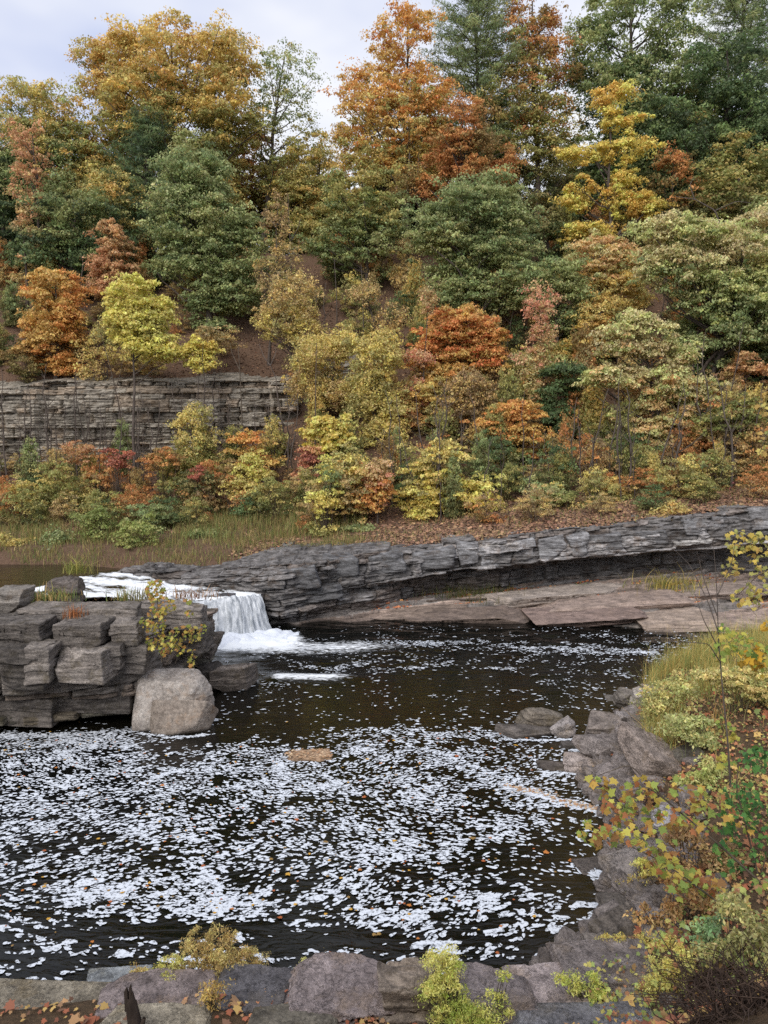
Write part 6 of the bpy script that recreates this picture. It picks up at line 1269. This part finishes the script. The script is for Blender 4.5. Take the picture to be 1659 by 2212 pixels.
def bank_bush(label, Y, blobs, pal, seed, lsize=.07, dens=.9, crad=.14, kind='bush', group='bushes on the right bank', flat=.7):
    r = np.random.default_rng(seed); Y = min(hit(q[0], q[1] + q[3] * .6) for q in blobs)
    C, R, K = crown_clumps(blobs, Y, r, (pal, pal), crad, dens, .7)
    u = np.mean([b[0] for b in blobs]); b = at_depth(u, max(q[1] + q[3] for q in blobs), Y); g = float(bank(b[0:1], b[1:2])[0]); b[2] = g
    C[:, 2] = np.maximum(C[:, 2], bank(C[:, 0], C[:, 1]) + .03)
    t = empty(kind, b, label, 'bush', group); q = Quads()
    for c in C[r.choice(len(C), min(40, len(C)), replace=False)]:
        s = np.linspace(0, 1, 4)[:, None]; a = np.array([c[0] * .5 + b[0] * .5, c[1] * .5 + b[1] * .5, 0]); a[2] = float(bank(a[0:1], a[1:2])[0]) - .05
        q.tube(a * (1 - s) + c * s + np.sin(s * 3.14) * r.normal(0, .03, 3), .008 * (1 - .6 * s[:, 0]), 4, (1.2, 1.05, .9))
    q.build('stem', M_BARK, t, b); V, Fc, c = leaf_quads(C, R, K, 60, lsize, seed, flat, .1, asp=.5, spread=.9, jit=.18); mk('foliage', V, Fc, M_LEAF, t, c, origin=b)
bank_bush('yellow-green bush at the water edge beside the pale square rock', 20.5, [(1430, 1520, 40, 44), (1460, 1490, 40, 30), (1420, 1560, 30, 24)], [(150, 144, 82), (126, 128, 74), (172, 150, 80), (110, 118, 68)], 401)
bank_bush('grey-green weed clump in the grass below the yellow-green bush', 18.2, [(1480, 1570, 36, 34), (1520, 1600, 30, 26)], [(120, 132, 84), (130, 138, 86), (104, 116, 74)], 402)
bank_bush('green weedy bush on the bank right of the largest rock', 16.8, [(1500, 1690, 34, 26), (1530, 1660, 30, 24)], [(100, 122, 72), (116, 132, 76), (136, 138, 80)], 403, .06)
bank_bush('golden-green bush behind the tall grass at the right edge', 19, [(1600, 1470, 60, 30), (1650, 1500, 40, 40), (1540, 1460, 40, 20)], [(138, 132, 76), (156, 140, 76), (118, 122, 70), (172, 144, 74)], 404)
bank_bush('dark reddish leafless weeds beside the largest rock', 17.0, [(1420, 1700, 34, 30), (1400, 1730, 36, 22)], [(104, 58, 52), (86, 50, 46), (120, 76, 62)], 405, .05, .35, .12, 'weeds')
bank_bush('brown leafy weeds on the bank under the upper sycamore branch', 14.0, [(1480, 1820, 60, 30), (1560, 1840, 60, 40), (1450, 1870, 50, 24)], [(150, 104, 70), (128, 88, 62), (168, 126, 84), (116, 96, 62)], 406, .06, .55)
bank_bush('olive weeds on the bank at the right edge below the brown ones', 11.5, [(1600, 1990, 60, 50), (1540, 2030, 50, 34), (1650, 2060, 40, 40)], [(112, 112, 64), (128, 128, 70), (96, 104, 60), (150, 126, 70)], 407, .06, .6)
bank_bush('blue-green spray of leaves low on the bank, beside the yellow shrub', 10.6, [(1545, 2000, 30, 24), (1530, 2045, 34, 20)], [(88, 124, 92), (100, 136, 100), (78, 112, 84)], 408, .06, .7)
bank_bush('russet leafy scrub in the bank hollow below the purple-grey slab', 12.4, [(1470, 1930, 60, 24), (1420, 1960, 50, 22), (1540, 1960, 50, 30)], [(160, 104, 64), (140, 90, 60), (180, 126, 76), (120, 84, 58)], 409, .06, .5)
# small growth on the outcrop top and ledge
def tuft(label, at, pal, seed, spread=.4, h=.35, n=160, kind='weed_tuft'):
    r = np.random.default_rng(seed); P = np.asarray(at, float)
    A = blades(P[0] + r.normal(0, spread, n), P[1] + r.normal(0, spread * .6, n), np.full(n, P[2] - .1), h, .012, pal, seed, .7)
    tag(mk(kind, A[0], A[1], M_LEAF, None, A[2], origin=P), label, 'weeds', 'weed tufts on bare rock')
GW = [(112, 124, 70), (138, 132, 80), (94, 110, 62), (156, 130, 84)]
tuft('green weeds on the outcrop top between the two dark rocks', at_depth(105, 1290, 23.4), GW, 501, .55, .3, 260)
tuft('orange-brown weed stems hanging in the outcrop cleft', at_depth(162, 1330, 21.6), [(150, 100, 64), (126, 88, 62)], 502, .15, .35, 70)
tuft('dark grass tuft on the outcrop brink beside the rapids', at_depth(310, 1290, 25), [(86, 76, 54), (108, 100, 64), (124, 120, 70)], 503, .25, .35, 90)
tuft('pale grass tuft on the outcrop brink left of the dark one', at_depth(265, 1290, 25.2), GW, 504, .2, .35, 80)
tuft('dry brown grass on the outcrop end above the yellow sprays', at_depth(415, 1285, 26.4), [(130, 100, 84), (150, 120, 90), (110, 90, 74)], 505, .4, .3, 140)
tuft('yellow-green leafy weeds on the outcrop top against the river', at_depth(165, 1232, 25), [(116, 118, 64), (136, 128, 66), (104, 108, 60)], 506, .25, .4, 120)
tuft('dark green weeds in the shade of the ledge undercut', np.array([4.5, 37.0, shelf_z(4.5, 37.0)]), [(62, 74, 42), (84, 88, 48), (100, 92, 50)], 507, 1.2, .5, 500)
tuft('fresh green tuft on the shelf right of the white driftwood', np.array([9.6, 36.6, shelf_z(9.6, 36.6)]), [(104, 144, 66), (124, 156, 76)], 508, .25, .3, 120)
tuft('olive weeds under the ledge at the right end of the shelf', np.array([13.6, 36.4, shelf_z(13.6, 36.4)]), [(126, 118, 62), (104, 106, 58), (150, 132, 70)], 509, .9, .6, 420)
# white drift on the shelf and a pale plank beside it
q = np.array([6.7, 36.3, shelf_z(6.7, 36.3)]); rock('driftwood', 'small white crumpled piece lying on the shelf under the ledge', q + np.array([0, 0, .08]), (.95, .35, .22), 601, M_FOAM, 'driftwood', sub=4, npl=6)
Q = Quads(); a = np.array([2.0, 35.9, shelf_z(2.0, 35.9) + .06]); Q.tube([a, a + np.array([1.6, .1, .05]), a + np.array([3.2, .25, .08])], [.06, .06, .04], 6, (2.2, 2.0, 1.8))
tag(Q.build('fallen_pole', M_BARK, None, a), 'pale fallen pole lying along the shelf below the undercut', 'pole')
